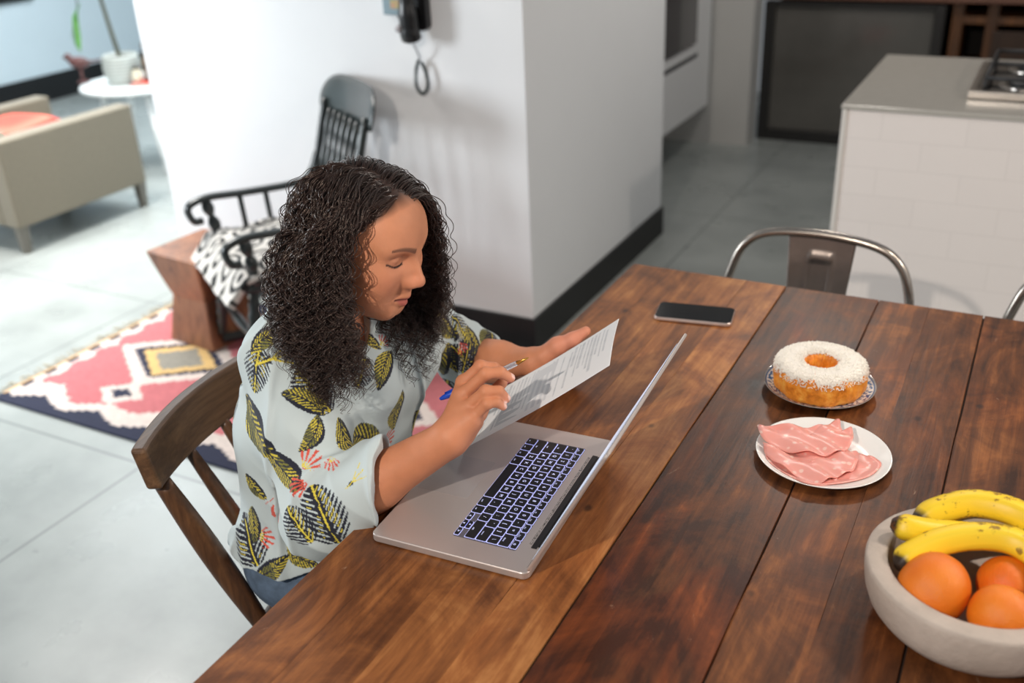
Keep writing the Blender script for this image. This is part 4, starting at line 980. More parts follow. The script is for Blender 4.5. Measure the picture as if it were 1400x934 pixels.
metal_chair((-.392, 2.16, 0), math.radians(-2), 'metal chair with arched tube back standing left behind the far table edge')
metal_chair((.215, 2.17, 0), math.radians(4), 'metal chair cut off by the right picture edge behind the table')

# ================= wooden chair under the woman =================
M_ch = wood_mat('chair_wood', (52, 33, 19), (84, 54, 32), (112, 76, 47), .38, axis=2, scale=1.2, bump=.12)
M_ch2 = wood_mat('chair_rail_wood', (62, 42, 26), (94, 66, 43), (124, 91, 62), .42, axis=1, scale=1.2, bump=.12)
t = thing('wooden_chair', 'brown wooden spindle-back chair the woman sits on', 'chair', (-.888, 1.148, 0), math.radians(4)); WCH = t
# faces +x locally; seat
sp_ = [(-.19, -.17), (-.205, 0), (-.19, .17), (-.15, .205), (.0, .215), (.18, .21), (.21, .17), (.215, 0), (.21, -.17), (.18, -.21), (0, -.215), (-.15, -.205)]
sp2 = [tuple(p) for p in spline([np.array(p) for p in sp_+[sp_[0]]], 4)[:-1]]
bm = BM(); prism(bm, sp2, .425, .46); bobj('seat', bm, M_ch, t, bevel=.01, seg=3)
def bow(v): return -.29-.055*(1-(v/.235)**2)
bm = BM(); rings = []
for i in range(33):
    v = -.236+.472*i/32; hgt = .088-.016*abs(v/.236)**2; th_ = .026; zt = .815+.0*abs(v); x = bow(v)+.0
    d = Vector((-2*v/.236**2*-.055, 1, 0)).normalized(); nrm = Vector((d.y, -d.x, 0)); q = []
    for (o1, o2) in ((-1, 0), (1, 0), (1, 1), (-1, 1)):
        q.append(bm.verts.new(Vector((x, v, zt-hgt*(1-o2)))+nrm*th_/2*o1+Vector((-.018 if o2 else 0, 0, 0))))
    rings.append(q)
for A, B in zip(rings, rings[1:]):
    for k in range(4): bm.faces.new((A[k], A[(k+1) % 4], B[(k+1) % 4], B[k]))
bm.faces.new(rings[0][::-1]); bm.faces.new(rings[-1]); bobj('top_rail', bm, M_ch2, t, bevel=.006, seg=3)
for v, w0 in ((-.205, .020), (-.105, .013), (0, .013), (.105, .013), (.205, .020)):
    vb = v*.84; P0 = Vector((-.178, vb, .44)); P1 = Vector((bow(v)+.0, v, .735)); n_ = 20
    P = [P0.lerp(P1, i/n_) for i in range(n_+1)]; bm = BM(); tube(bm, P, [w0*(.75+.30*math.sin(PI*i/n_)) for i in range(n_+1)], 16, ref=(0, 1, 0)); bobj('back_post' if w0 > .015 else 'spindle', bm, M_ch, t, smooth=True)
for sx, sy in ((-1, -1), (-1, 1), (1, -1), (1, 1)):
    p0 = Vector((sx*.155, sy*.16, .43)); p1 = Vector((sx*.20, sy*.20, 0)); bm = BM(); tube(bm, [p0.lerp(p1, i/16) for i in range(17)], [.014+.006*math.sin(PI*i/16) for i in range(17)], 14); bobj('leg', bm, M_ch, t, smooth=True)
for sy in (-1, 1):
    bm = BM(); tube(bm, [(-.178, sy*.182, .2), (.178, sy*.182, .2)], .010, 10); bobj('stretcher', bm, M_ch, t, smooth=True)
# ================= the woman =================
H_C = np.array([-.873, 1.142, 1.132]); hp, hs_, hr = math.radians(1.5), math.radians(20.5), math.radians(-3)
Fh = np.array([math.cos(hp)*math.cos(hs_), math.sin(hp)*math.cos(hs_), -math.sin(hs_)]); Lh = np.array([-math.sin(hp), math.cos(hp), 0]); Uh = np.cross(Fh, Lh)
L2h = math.cos(hr)*Lh+math.sin(hr)*Uh; U2h = -math.sin(hr)*Lh+math.cos(hr)*Uh
MH = np.array([Fh, L2h, U2h])              # local @ MH = world offset
def h2w(p): return np.asarray(p)@MH+H_C
def w2h(p): return (p-H_C.astype(p.dtype))@MH.T.astype(p.dtype)
SR = np.array((-0.9926, 1.0617, 0.9410)); SL = np.array([-.955, 1.350, .905])
ER = np.array((-0.8689, 0.9607, 0.7433)); WR = np.array((-0.6774, 1.0280, 0.8852))
EL = np.array((-0.8817, 1.4407, 0.7710)); WL = np.array((-0.7332, 1.4034, 0.8194))
NB = h2w([-.062, 0, -.165])                # base of neck

# ---- head, sculpted in head space ----
def sym(f, *pts):
    return lambda p: f(np.column_stack([p[:, 0], np.abs(p[:, 1]), p[:, 2]]))
head_parts = [
 (f_ell((-.014, 0, .028), (.090, .073, .070)), 0),
 (f_ell((.022, 0, -.012), (.066, .063, .088)), .03),
 (sym(f_cap((-.005, .050, -.050), (.066, .012, -.094), .021, .013)), .035),
 (f_cap((.069, -.010, -.0945), (.069, .010, -.0945), .0125), .02),
 (sym(f_ell((.052, .036, -.030), (.030, .026, .030))), .025),       # cheeks
 (sym(f_cap((.075, .010, .022), (.063, .045, .024), .0105, .009)), .020),   # brows ridge
 (f_ell((.046, 0, .042), (.033, .052, .036)), .022),                # forehead
 (f_cap((.0820, 0, .014), (.1040, 0, -.022), .0066, .0070), .011),    # nose ridge
 (sym(f_cap((.0755, .009, .006), (.0890, .0100, -.026), .0080, .0085)), .010), (f_sph((.1072, 0, -.0280), .0076), .009), (sym(f_ell((.0970, .0100, -.0325), (.0092, .0058, .0068))), .010),
 (f_cap((.083, 0, -.045), (.088, 0, -.056), .010, .009), .018),        # philtrum mound
 (sym(f_cap((.0925, .0, -.0596), (.0818, .0185, -.0648), .0062, .0030)), .0035),   # upper lip
 (sym(f_cap((.0890, .0, -.0722), (.0800, .0165, -.0680), .0075, .0034)), .0035),   # lower lip
 (f_ell((.066, 0, -.083), (.016, .024, .013)), .02), (sym(f_ell((.042, .034, -.068), (.028, .022, .030))), .03),
 (sym(f_ell((-.008, .079, -.012), (.017, .006, .030))), .006), (sym(f_ell((-.002, .079, -.032), (.009, .005, .011))), .006),
 (f_cap((-.030, 0, -.060), (-.062, 0, -.165), .051, .054), .03), (f_cap((-.062, 0, -.165), (-.040, 0, -.225), .054, .058), .04)]
_hu = union(head_parts)
_sock = sym(f_ell((.0885, .033, .0055), (.0140, .0185, .0110)))
_eye = sym(f_sph((.0645, .0325, .0045), .0140))
_lidup = sym(f_cap((.0755, .0245, -.0015), (.0715, .0425, -.0005), .0030, .0024))
_crease = sym(f_cap((.0805, .022, .0105), (.0740, .045, .0095), .0017))
_mouth = sym(f_cap((.1005, 0, -.0658), (.0838, .0200, -.0662), .0019, .0010))
_nos = sym(f_ell((.0990, .0058, -.0405), (.0042, .0024, .0026)))
def f_head(p):
    d = _hu(p); d = smax(d, -_sock(p), .014); d = smin(d, _eye(p), .004); d = smin(d, _lidup(p), .003)
    d = smax(d, -_crease(p), .003); d = smax(d, -_mouth(p), .003); d = smax(d, -_nos(p), .002); return d
VH, FH = surface_nets(f_head, (-.16, -.11, -.26), (.14, .11, .14), .0018)
SKIN = np.array(lin((212, 144, 108))); DARKH = np.array(lin((30, 20, 18)))
def cmix(c, col, w_): w_ = np.clip(w_, 0, 1)[:, None]; return c*(1-w_)+np.array(col)*w_
def gau(V, c, s): return np.exp(-(((V-np.array(c))/np.array(s))**2).sum(1))
def head_col(V):
    A = V.copy(); A[:, 1] = np.abs(A[:, 1]); c = np.tile(SKIN, (len(V), 1))
    c = c*(1+.05*snoise(V, 60, 3))[:, None]
    c = cmix(c, lin((206, 122, 96)), .45*gau(A, (.06, .04, -.03), (.03, .022, .022)))
    c = cmix(c, lin((208, 128, 102)), .35*gau(A, (.105, 0, -.03), (.02, .02, .02)))
    c = cmix(c, lin((150, 96, 72)), .4*gau(A, (.08, .033, .004), (.02, .02, .010)))
    # lips
    dl = np.minimum(sym(f_cap((.0935, .0, -.0610), (.0825, .0175, -.0652), .0050, .0023))(V), sym(f_cap((.0910, .0, -.0722), (.0812, .0160, -.0680), .0072, .0031))(V))
    c = cmix(c, lin((178, 92, 86)), (1-np.clip(dl/.0016, 0, 1))*.85)
    c = cmix(c, lin((92, 44, 40)), (1-np.clip(_mouth(V)/.0016, 0, 1))*.8)
    c = cmix(c, lin((60, 30, 24)), (1-np.clip(_nos(V)/.001, 0, 1))*.8)
    # brow, lashes
    hair_n = .85+.12*np.sin(A[:, 1]*1900+A[:, 2]*1700)
    yb = np.clip((A[:, 1]-.010)/.040, 0, 1); zc = .0215+.0065*np.sin(yb*PI*.75); hw_b = .0036*(1-.65*yb)
    br_ = np.where((A[:, 1] > .010) & (A[:, 1] < .051) & (A[:, 0] > .045), np.abs(A[:, 2]-zc)-hw_b, 1.)
    c = cmix(c, lin((58, 38, 32)), (1-np.clip(br_/.0018, 0, 1))*.80*hair_n)
    yl_ = (A[:, 1]-.0195)/.028; zl_ = -.0015-.0042*np.sin(np.clip(yl_, 0, 1)*PI)+.002*yl_
    ls = np.where((yl_ > 0) & (yl_ < 1.12) & (A[:, 0] > .05), np.abs(A[:, 2]-zl_)-.0009, 1.)
    c = cmix(c, lin((26, 16, 14)), 1-np.clip(ls/.0012, 0, 1))
    cr_ = np.where((yl_ > 0) & (yl_ < 1.) & (A[:, 0] > .05), np.abs(A[:, 2]-.0085-.003*np.sin(np.clip(yl_, 0, 1)*PI)), 1.)
    c = cmix(c, lin((110, 64, 48)), (1-np.clip(cr_/.0022, 0, 1))*.45)
    # scalp under the hair
    hz = hairline(A); c = cmix(c, lin((62, 42, 34)), np.clip((V[:, 2]-hz-.005)/.010, 0, 1)*(V[:, 2] > -.075))
    return c
def hairline(A):
    az = np.degrees(np.arctan2(np.abs(A[:, 1]), A[:, 0]))
    return np.interp(az, [0, 25, 45, 60, 75, 90, 105, 130, 180], [.076, .072, .060, .044, .020, -.012, -.034, -.055, -.070])
CH_ = head_col(VH); VHw = h2w(VH)

# ---- arms and hands ----
def chain(pts, rs): return [(f_cap(a, b_, ra, rb), .004) for a, b_, ra, rb in zip(pts, pts[1:], rs, rs[1:])]
def A3(*a): return np.array(a, float)
R_mcp = [A3(-0.6845, 1.0898, 0.9451), A3(-0.6751, 1.0683, 0.9362), A3(-0.6620, 1.0529, 0.9255), A3(-0.6474, 1.0453, 0.9160)]
R_f = [[R_mcp[0], A3(-0.6622, 1.1034, 0.9699), A3(-0.6465, 1.1165, 0.9643), A3(-0.6367, 1.1242, 0.9504)],
       [R_mcp[1], A3(-0.6429, 1.0843, 0.9713), A3(-0.6256, 1.0964, 0.9714), A3(-0.6145, 1.1059, 0.9594)],
       [R_mcp[2], A3(-0.6323, 1.0634, 0.9556), A3(-0.6166, 1.0736, 0.9539), A3(-0.6090, 1.0802, 0.9402)],
       [R_mcp[3], A3(-0.6256, 1.0541, 0.9417), A3(-0.6145, 1.0619, 0.9425), A3(-0.6077, 1.0682, 0.9335)]]
rf = [(.0100, .0090, .0080, .0070), (.0102, .0092, .0082, .0070), (.0098, .0088, .0078, .0068), (.0088, .0078, .0068, .0060)]
hand_R = [(f_cap(ER, WR, .040, .0225), .0)]
mid_fore = ER+(WR-ER)*.40; hand_R += [(f_cap(ER+(WR-ER)*.1, mid_fore, .041, .037), .03), (f_cap(mid_fore, WR, .036, .022), .02)]
thC = A3(-0.6739, 1.0593, 0.8808)
for k, mcp in enumerate(R_mcp): hand_R.append((f_cap(WR+(mcp-WR)*.12, mcp, .0165, .0108), .016))
hand_R.append((f_cap(WR, thC, .022, .015), .015)); hand_R.append((f_cap(WR+(R_mcp[3]-WR)*.2, R_mcp[3], .019, .0115), .014))
hand_R.append((f_cap((-0.6623, 1.0489, 0.8895), (-0.6489, 1.0531, 0.9064), .0145, .012), .014))
for k in range(4):
    hand_R += [(f, .0035) for f, _ in chain(R_f[k], rf[k])]
    hand_R.append((f_sph(R_f[k][1], rf[k][1]*1.06), .003)); hand_R.append((f_sph(R_f[k][0], rf[k][0]*1.12), .006))
th = [thC, A3(-0.6674, 1.0971, 0.8917), A3(-0.6580, 1.1186, 0.9139), A3(-0.6436, 1.1306, 0.9322)]
hand_R += [(f, .008) for f, _ in chain(th, (.0155, .0115, .0100, .0085))]
L_mcp = [A3(-0.6827, 1.4406, 0.8133), A3(-0.6891, 1.4382, 0.7997), A3(-0.6976, 1.4338, 0.7866), A3(-0.7081, 1.4276, 0.7768)]
L_f = [[L_mcp[0], A3(-0.6670, 1.4631, 0.7997), A3(-0.6509, 1.4629, 0.8106), A3(-0.6388, 1.4618, 0.8240)],
       [L_mcp[1], A3(-0.6733, 1.4605, 0.7876), A3(-0.6562, 1.4615, 0.7952), A3(-0.6427, 1.4606, 0.8075)],
       [L_mcp[2], A3(-0.6816, 1.4528, 0.7775), A3(-0.6636, 1.4549, 0.7818), A3(-0.6500, 1.4541, 0.7941)],
       [L_mcp[3], A3(-0.6926, 1.4443, 0.7687), A3(-0.6759, 1.4464, 0.7698), A3(-0.6637, 1.4456, 0.7789)]]
hand_L = [(f_cap(EL, WL, .038, .024), 0), (f_cap(EL+(WL-EL)*.1, EL+(WL-EL)*.45, .038, .034), .03)]
for mcp in L_mcp: hand_L.append((f_cap(WL+(mcp-WL)*.1, mcp, .0175, .0110), .016))
for k in range(4):
    hand_L += [(f, .0035) for f, _ in chain(L_f[k], rf[k])]
tl = [A3(-0.7113, 1.4044, 0.8336), A3(-0.6887, 1.4153, 0.8534), A3(-0.6637, 1.4262, 0.8662), A3(-0.6449, 1.4411, 0.8788)]
hand_L += [(f, .010) for f, _ in chain(tl, (.0185, .0150, .0112, .0090))]
def bounds(fs_pts, pad): a = np.array(fs_pts); return a.min(0)-pad, a.max(0)+pad
lo, hi = bounds([ER, WR]+sum(R_f, [])+th, .06); V1, F1 = surface_nets(union(hand_R), lo, hi, .0019)
lo, hi = bounds([EL, WL]+sum(L_f, [])+tl, .06); V2, F2 = surface_nets(union(hand_L), lo, hi, .0022)
def arm_col(V, fingers, warm=1.):
    c = np.tile(SKIN*np.array([.93, .88, .84]), (len(V), 1))*(1+.05*snoise(V, 70, 5))[:, None]
    for j_ in fingers:
        for q in (1, 2): c = cmix(c, SKIN*np.array([.70, .58, .52]), .35*gau(V, j_[q], (.008,)*3))     # creased knuckles
        tip = j_[3]; c = cmix(c, lin((222, 150, 124)), .5*gau(V, tip, (.010,)*3))
    return c
C1 = arm_col(V1, R_f); C2_ = arm_col(V2, L_f); C2_ = cmix(C2_, lin((226, 150, 128)), .65*gau(V2, tl[2], (.05, .05, .05)))
# nails of the right hand: on the back of each fingertip
for k in range(4):
    d = R_f[k][3]-R_f[k][2]; d /= np.linalg.norm(d); bk = R_f[k][2]-R_f[k][3]*.5-R_f[k][0]*.5; bk -= d*(bk@d); bk /= np.linalg.norm(bk)
    nc = R_f[k][3]+bk*rf[k][3]*.9+d*.001; C1 = cmix(C1, lin((240, 198, 184)), 1-np.clip((np.linalg.norm((V1-nc), axis=1)-.0048)/.0012, 0, 1))

# ---- trunk and legs of the body (under the clothes) ----
PEL = np.array([-1.018, 1.125, .545]); CHE = np.array([-.985, 1.205, .86])
KN = [np.array([-.62, 1.03, .53]), np.array([-.62, 1.25, .53])]; HP = [np.array([-1.0, 1.045, .54]), np.array([-1.0, 1.205, .54])]
FT = [np.array([-.66, 1.02, .09]), np.array([-.68, 1.26, .09])]
def trunk(g):
    t_ = [(f_ell(CHE, (.098+g, .150+g, .155+g)), 0), (f_ell((PEL+CHE)/2+np.array([-.005, 0, -.01]), (.095+g, .130+g, .16)), .06), (f_ell(PEL, (.118+g, .165+g, .11+g)), .06),
          (f_cap(SR+(SL-SR)*.04, SL+(SR-SL)*.04, .044+g, .044+g), .05), (f_cap(NB+np.array([0, -.02, -.03]), SR, .04+g, .045+g), .04), (f_cap(NB+np.array([0, .02, -.03]), SL, .04+g, .045+g), .04),
          (f_ell(CHE+np.array([.062, -.062, .0]), (.062+g, .062+g, .065+g)), .04), (f_ell(CHE+np.array([.062, .062, .0]), (.062+g, .062+g, .065+g)), .04)]
    return t_
body_fs = trunk(-.006)+[(f_cap(SR, ER, .046, .040), .03), (f_cap(SL, EL, .046, .040), .03), (f_cap(NB+np.array([0, 0, -.04]), NB, .05, .045), .03)]
for i in (0, 1): body_fs += [(f_cap(HP[i], KN[i], .070, .052), .03), (f_cap(KN[i], FT[i], .050, .032), .02), (f_cap(FT[i]+np.array([-.02, 0, -.05]), FT[i]+np.array([.13, 0, -.06]), .026, .02), .02)]
V3, F3 = surface_nets(union(body_fs), (-1.3, .8, -.01), (-.4, 1.7, 1.15), .008)
C3 = np.tile(SKIN, (len(V3), 1))
Vb = np.concatenate([VHw, V1, V2, V3]); Fb = np.concatenate([FH, F1+len(VHw), F2+len(VHw)+len(V1), F3+len(VHw)+len(V1)+len(V2)]); Cb = np.concatenate([CH_, C1, C2_, C3])
M_skin = vcol_mat('skin', .55, bump=.2, bscale=520, spec=.38, sss=.08, var=.06, vscale=50)
woman = mesh_obj('person', Vb, Fb, M_skin, col=Cb)
tag(woman, 'woman with dark curly hair and tropical leaf shirt, seated at the table reading a paper', 'person')

# ---- shirt ----
cuffR = ER+(WR-ER)*.47; cuffL = EL+(WL-EL)*.22
dR = (WR-ER)/np.linalg.norm(WR-ER); dL = (WL-EL)/np.linalg.norm(WL-EL)
hem = .572
nR = dR+np.array([0, 0, -.62]); nR /= np.linalg.norm(nR)
def folds(p):
    a = snoise(p*np.array([1, 1, .55], np.float32), 42, 21)*.0042+snoise(p*np.array([.7, 1.2, 1.]), 85, 22)*.0020
    # creases gathering in the elbow crook and armpit
    for c, s, f_, am in ((ER, .10, 150, .0045), (SR+np.array([.03, .03, -.09]), .09, 120, .0035), (EL, .10, 130, .0045)):
        r = np.linalg.norm(p-c, axis=1); d_ = (p-c); a += am*np.exp(-(r/s)**2)*(1-2*np.abs(np.sin(.5*f_*(d_[:, 2]*.8+d_[:, 0]*.6)+3*d_[:, 1]+1.5*snoise(p, 14, 8))))
    rd = np.abs(snoise(p*np.array([1.2, 1, .35], np.float32), 26, 31)); a += .006*np.exp(-(rd/.06)**2)-.001
    return a.astype(np.float32)
_tr = union(trunk(.012)+[(f_cap((-1.012, 1.135, .80), (-1.012, 1.125, .60), .118, .122, flat=((0, 1, 0), .72)), .05), (f_ell((-1.018, 1.12, .56), (.128, .178, .10)), .05)])
_upR = union([(f_cap(SR, SR+(ER-SR)*.5, .060, .064), 0), (f_cap(SR+(ER-SR)*.5, ER, .064, .062), .03)]); _upL = f_cap(SL, EL, .052, .056)
_foR = union([(f_cap(ER, cuffR+dR*.03, .062, .059), 0), (f_cap(ER+np.array([.0, 0, -.012]), cuffR+np.array([0, 0, -.014]), .054, .053), .03)]); _foL = f_cap(EL, cuffL+dL*.03, .056, .053)
_slR = union([(_upR, 0), (_foR, .03)])
_inR = f_cap(ER+(WR-ER)*.2, WR+dR*.05, .0505, .047); _inL = f_cap(EL+(WL-EL)*.1, WL+dL*.05, .043, .041)
_neckhole = f_cap(NB+np.array([-.01, 0, .0]), h2w([-.02, 0, -.06]), .052, .064)
_vhole = f_cap(h2w([.0, 0, -.16]), h2w([.035, 0, -.235]), .050, .012)
def f_shirt(p):
    fo = folds(p)
    d = _tr(p); wob = .003*np.sin(p[:, 1]*150+p[:, 2]*60)
    a = smin(_upR(p), np.maximum(smax(_foR(p), -_inR(p), .002), (p-cuffR)@nR+wob*.5), .03)
    b_ = smin(_upL(p), np.maximum(smax(_foL(p), -_inL(p), .002), (p-cuffL)@dL+wob), .03)
    d = smin(smin(d, a, .035), b_, .035)-fo
    wav = .006*np.sin(p[:, 0]*40+p[:, 1]*33)
    d = np.maximum(d, (hem+wav-p[:, 2])+.12*np.abs(p[:, 1]-1.12)-.28*np.clip(-p[:, 0]-1.02, 0, 1)*.3)
    d = smax(d, -(_tr(p)+.010), .002) if False else d
    d = smax(d, -_neckhole(p), .006); d = smax(d, -_vhole(p), .006)
    return d
V4, F4 = surface_nets(f_shirt, (-1.30, .85, .50), (-.55, 1.65, 1.10), .0019)
CLOTH = np.array(lin((194, 207, 209))); NAVY = np.array(lin((24, 28, 46))); YEL = np.array(lin((226, 208, 70))); OLV = np.array(lin((120, 118, 50))); RED = np.array(lin((214, 84, 66)))
def stamp(V, C, ctr, ax, nrm, L_, kind, bend=0.):
    ctr = np.array(ctr); ax = np.array(ax, float); nrm = np.array(nrm, float); nrm /= np.linalg.norm(nrm); ax -= nrm*(ax@nrm); ax /= np.linalg.norm(ax); sd = np.cross(nrm, ax)
    d = V-ctr; m_ = (np.abs(d@nrm) < .05) & ((d**2).sum(1) < (L_*.85)**2); I = np.where(m_)[0]
    if kind != 'any': I = I[(VN4[I]@nrm) > .05]
    if not len(I): return
    x = (d[I]@ax)/L_+.5; y = (d[I]@sd)/L_; y = y-bend*((x-.5)**2-.08); ay = np.abs(y); c = C[I]
    rn = .5+.5*snoise(V[I], 500, 9); rn2 = .5+.5*snoise(V[I], 190, 10)
    if kind == 'palm':      # dark fan leaf with slits and a yellow rib
        w_ = .44*np.clip(np.sin(PI*np.clip(x, 0, 1)), 0, 1)**.55*(1-.15*x); ins = (x > 0) & (x < 1) & (ay < w_*(.90+.12*np.sin((x-ay*.9)*2*PI*9.5)))
        ph_ = (x-ay*.9+.02*rn2)*9.5 % 1; slit = (ph_ > .74-.14*ay/.3) & (ay > .07)
        body = ins & ~slit; c[body] = NAVY
        yl = body & (ph_ > .22) & (ph_ < .22+.34*rn2) & (ay < w_*.6) & (rn2 > .52); c[yl] = YEL*.9
        rib = ins & (ay < .016) & (rn2 > .25); c[rib] = YEL
    elif kind == 'banana':  # yellow leaf brushed with dark strokes
        w_ = .26*np.clip(np.sin(PI*np.clip(x, 0, 1)), 0, 1)**.7*(1-.2*x); ins = (x > 0) & (x < 1) & (ay < w_)
        ph_ = (x*1.0-ay*1.5)*10 % 1; c[ins] = YEL*(.72+.3*rn2[ins][:, None])
        st_ = ins & ((ph_ < .38+.34*rn2) | (rn > .78)); c[st_] = NAVY*1.3+OLV*.10
        ol_ = ins & ~st_ & (rn2 < .42); c[ol_] = OLV*1.1
        ed = ins & (((y > w_*.62)) | (ay < .014)); c[ed] = NAVY
    elif kind == 'flower':  # red spiky bloom
        r = np.hypot(x, y); th_ = np.arctan2(y, x); ins = (r < .95*(1-.35*np.abs(th_))) & (np.abs(th_) < .85) & (np.sin(th_*19) > -.1-.9*(.35-r)); c[ins & (r > .06)] = RED*(.85+.35*rn2[ins & (r > .06)][:, None])
        yl = ins & (r < .35) & (rn2 > .5); c[yl] = YEL
    elif kind == 'sprig':   # thin yellow twig
        ins = (x > 0) & (x < 1) & ((ay < .022) | ((np.abs(ay-(x-.35)*.5) < .02) & (x > .35))); c[ins] = YEL
        dk_ = (x > .0) & (x < .35) & (ay < .09*x/.35) ; c[dk_ & ~ins] = NAVY
    C[I] = c
def vert_normals(V, F):
    n = np.cross(V[F[:, 2]]-V[F[:, 0]], V[F[:, 3]]-V[F[:, 1]]); N_ = np.zeros_like(V)
    for k in range(4): np.add.at(N_, F[:, k], n)
    return N_/np.maximum(np.linalg.norm(N_, axis=1), 1e-12)[:, None]
VN4 = vert_normals(V4, F4)
C4 = np.tile(CLOTH, (len(V4), 1))
STAMPS = []
STAMPS.append((np.array((-0.9939, 0.9910, 0.9480)), (-0.107, -0.223, -0.969), (-0.145, -0.961, 0.237), 0.073, 'palm', 0.0))
STAMPS.append((np.array((-0.9556, 1.0046, 0.9731)), (0.761, 0.623, 0.180), (0.475, -0.725, 0.499), 0.081, 'sprig', 0.0))
STAMPS.append((np.array((-0.9074, 1.0182, 0.9194)), (-0.661, 0.022, 0.750), (0.733, -0.190, 0.653), 0.084, 'palm', 0.2))
STAMPS.append((np.array((-0.9097, 0.9958, 0.9128)), (-0.856, -0.243, 0.456), (0.516, -0.374, 0.770), 0.074, 'banana', 0.3))
STAMPS.append((np.array((-0.8805, 0.9706, 0.8744)), (-0.020, -0.811, -0.584), (0.677, -0.441, 0.589), 0.062, 'banana', -0.5))
STAMPS.append((np.array((-0.8465, 1.0113, 0.8402)), (0.883, -0.010, -0.470), (0.449, 0.310, 0.838), 0.082, 'banana', 0.3))
STAMPS.append((np.array((-0.8815, 1.0865, 0.7986)), (0.151, -0.778, 0.609), (0.858, -0.202, -0.472), 0.105, 'banana', 0.4))
STAMPS.append((np.array((-0.8795, 1.1537, 0.7650)), (0.076, 0.977, 0.201), (0.982, -0.038, -0.184), 0.036, 'flower', 0.0))
STAMPS.append((np.array((-0.8634, 1.1589, 0.8145)), (-0.392, -0.016, -0.920), (0.920, -0.035, -0.391), 0.084, 'banana', 0.5))
STAMPS.append((np.array((-0.9170, 1.2814, 0.7132)), (0.385, -0.209, 0.899), (0.845, -0.310, -0.435), 0.088, 'palm', 0.0))
STAMPS.append((np.array((-0.9908, 0.9680, 0.8614)), (0.773, -0.574, -0.268), (-0.560, -0.817, 0.134), 0.142, 'banana', 0.2))
STAMPS.append((np.array((-0.9101, 0.9299, 0.8260)), (0.877, -0.239, -0.417), (-0.169, -0.966, 0.197), 0.089, 'banana', 0.3))
STAMPS.append((np.array((-0.8741, 0.9520, 0.8419)), (0.465, 0.620, 0.632), (0.381, -0.785, 0.489), 0.040, 'flower', 0.0))
STAMPS.append((np.array((-0.8803, 0.9163, 0.8155)), (-0.811, -0.480, -0.334), (0.135, -0.710, 0.692), 0.036, 'flower', 0.0))
STAMPS.append((np.array((-0.8412, 0.9572, 0.8398)), (0.463, -0.521, -0.717), (0.356, -0.632, 0.689), 0.026, 'flower', 0.0))
STAMPS.append((np.array((-0.8293, 0.9081, 0.7837)), (-0.551, 0.232, 0.802), (0.332, -0.820, 0.466), 0.095, 'palm', 0.1))
STAMPS.append((np.array((-0.8682, 0.8965, 0.7625)), (-0.739, 0.199, 0.644), (0.173, -0.867, 0.467), 0.066, 'palm', -0.1))
STAMPS.append((np.array((-1.0165, 0.9671, 0.7418)), (0.769, -0.124, -0.627), (-0.015, -0.984, 0.177), 0.055, 'banana', 0.3))
STAMPS.append((np.array((-1.0396, 0.9557, 0.6405)), (-0.560, 0.528, 0.639), (-0.208, -0.835, 0.509), 0.093, 'palm', 0.0))
STAMPS.append((np.array((-1.0030, 0.9601, 0.6521)), (0.988, 0.151, -0.039), (0.155, -0.920, 0.360), 0.040, 'flower', 0.0))
STAMPS.append((np.array((-0.9482, 0.9735, 0.6203)), (0.723, 0.241, -0.647), (0.587, -0.708, 0.392), 0.062, 'banana', 0.4))
STAMPS.append((np.array((-0.9880, 0.9407, 0.6053)), (0.728, 0.236, 0.644), (0.060, -0.957, 0.284), 0.072, 'banana', 0.3))
STAMPS.append((np.array((-0.7878, 0.9409, 0.8389)), (0.541, 0.394, 0.743), (-0.132, -0.833, 0.538), 0.041, 'sprig', 0.0))
STAMPS.append((np.array((-0.8635, 1.1418, 0.9066)), (0.229, -0.855, -0.465), (0.850, -0.057, 0.524), 0.075, 'banana', 0.4))
STAMPS.append((np.array((-0.8897, 1.1506, 0.9454)), (0.605, 0.189, -0.773), (0.794, -0.210, 0.570), 0.040, 'banana', 0.3))
STAMPS.append((np.array((-0.8828, 1.1724, 0.9374)), (-0.196, 0.971, 0.140), (0.860, 0.102, 0.500), 0.027, 'flower', 0.0))
STAMPS.append((np.array((-0.9469, 1.0526, 0.9949)), (0.681, -0.235, -0.694), (0.649, -0.245, 0.720), 0.068, 'banana', -0.3))
STAMPS.append((np.array((-0.9800, 1.0167, 0.9949)), (0.729, 0.627, 0.273), (0.268, -0.629, 0.729), 0.074, 'banana', -0.4))
STAMPS.append((np.array((-0.8809, 1.3549, 0.8833)), (-0.016, 0.519, -0.854), (0.999, 0.048, 0.010), 0.078, 'banana', 0.3))
STAMPS.append((np.array((-0.8720, 1.3939, 0.8603)), (0.245, 0.217, -0.945), (0.950, 0.142, 0.279), 0.066, 'palm', 0.0))
STAMPS.append((np.array((-0.8496, 1.4405, 0.8240)), (0.287, -0.908, -0.304), (0.781, 0.039, 0.623), 0.066, 'banana', 0.2))
STAMPS.append((np.array((-0.8810, 1.3641, 0.8178)), (0.047, 0.286, -0.957), (0.616, -0.762, -0.198), 0.067, 'banana', 0.2))
STAMPS.append((np.array((-0.8550, 1.4053, 0.8322)), (0.444, -0.267, -0.855), (0.856, -0.157, 0.493), 0.070, 'banana', 0.3))
STAMPS.append((np.array((-0.8608, 1.3771, 0.8164)), (-0.564, -0.312, 0.765), (0.485, -0.875, 0.000), 0.065, 'palm', 0.0))
STAMPS.append((np.array((-0.8629, 1.3773, 0.8309)), (0.426, 0.102, -0.899), (0.835, -0.428, 0.347), 0.028, 'flower', 0.0))
STAMPS.append((np.array((-0.9021, 1.3596, 0.7952)), (-0.373, 0.624, -0.686), (0.002, -0.739, -0.673), 0.081, 'banana', 0.2))
STAMPS.append((np.array((-0.8596, 1.3788, 0.8038)), (0.241, 0.169, 0.956), (0.731, -0.680, -0.064), 0.048, 'palm', 0.0))
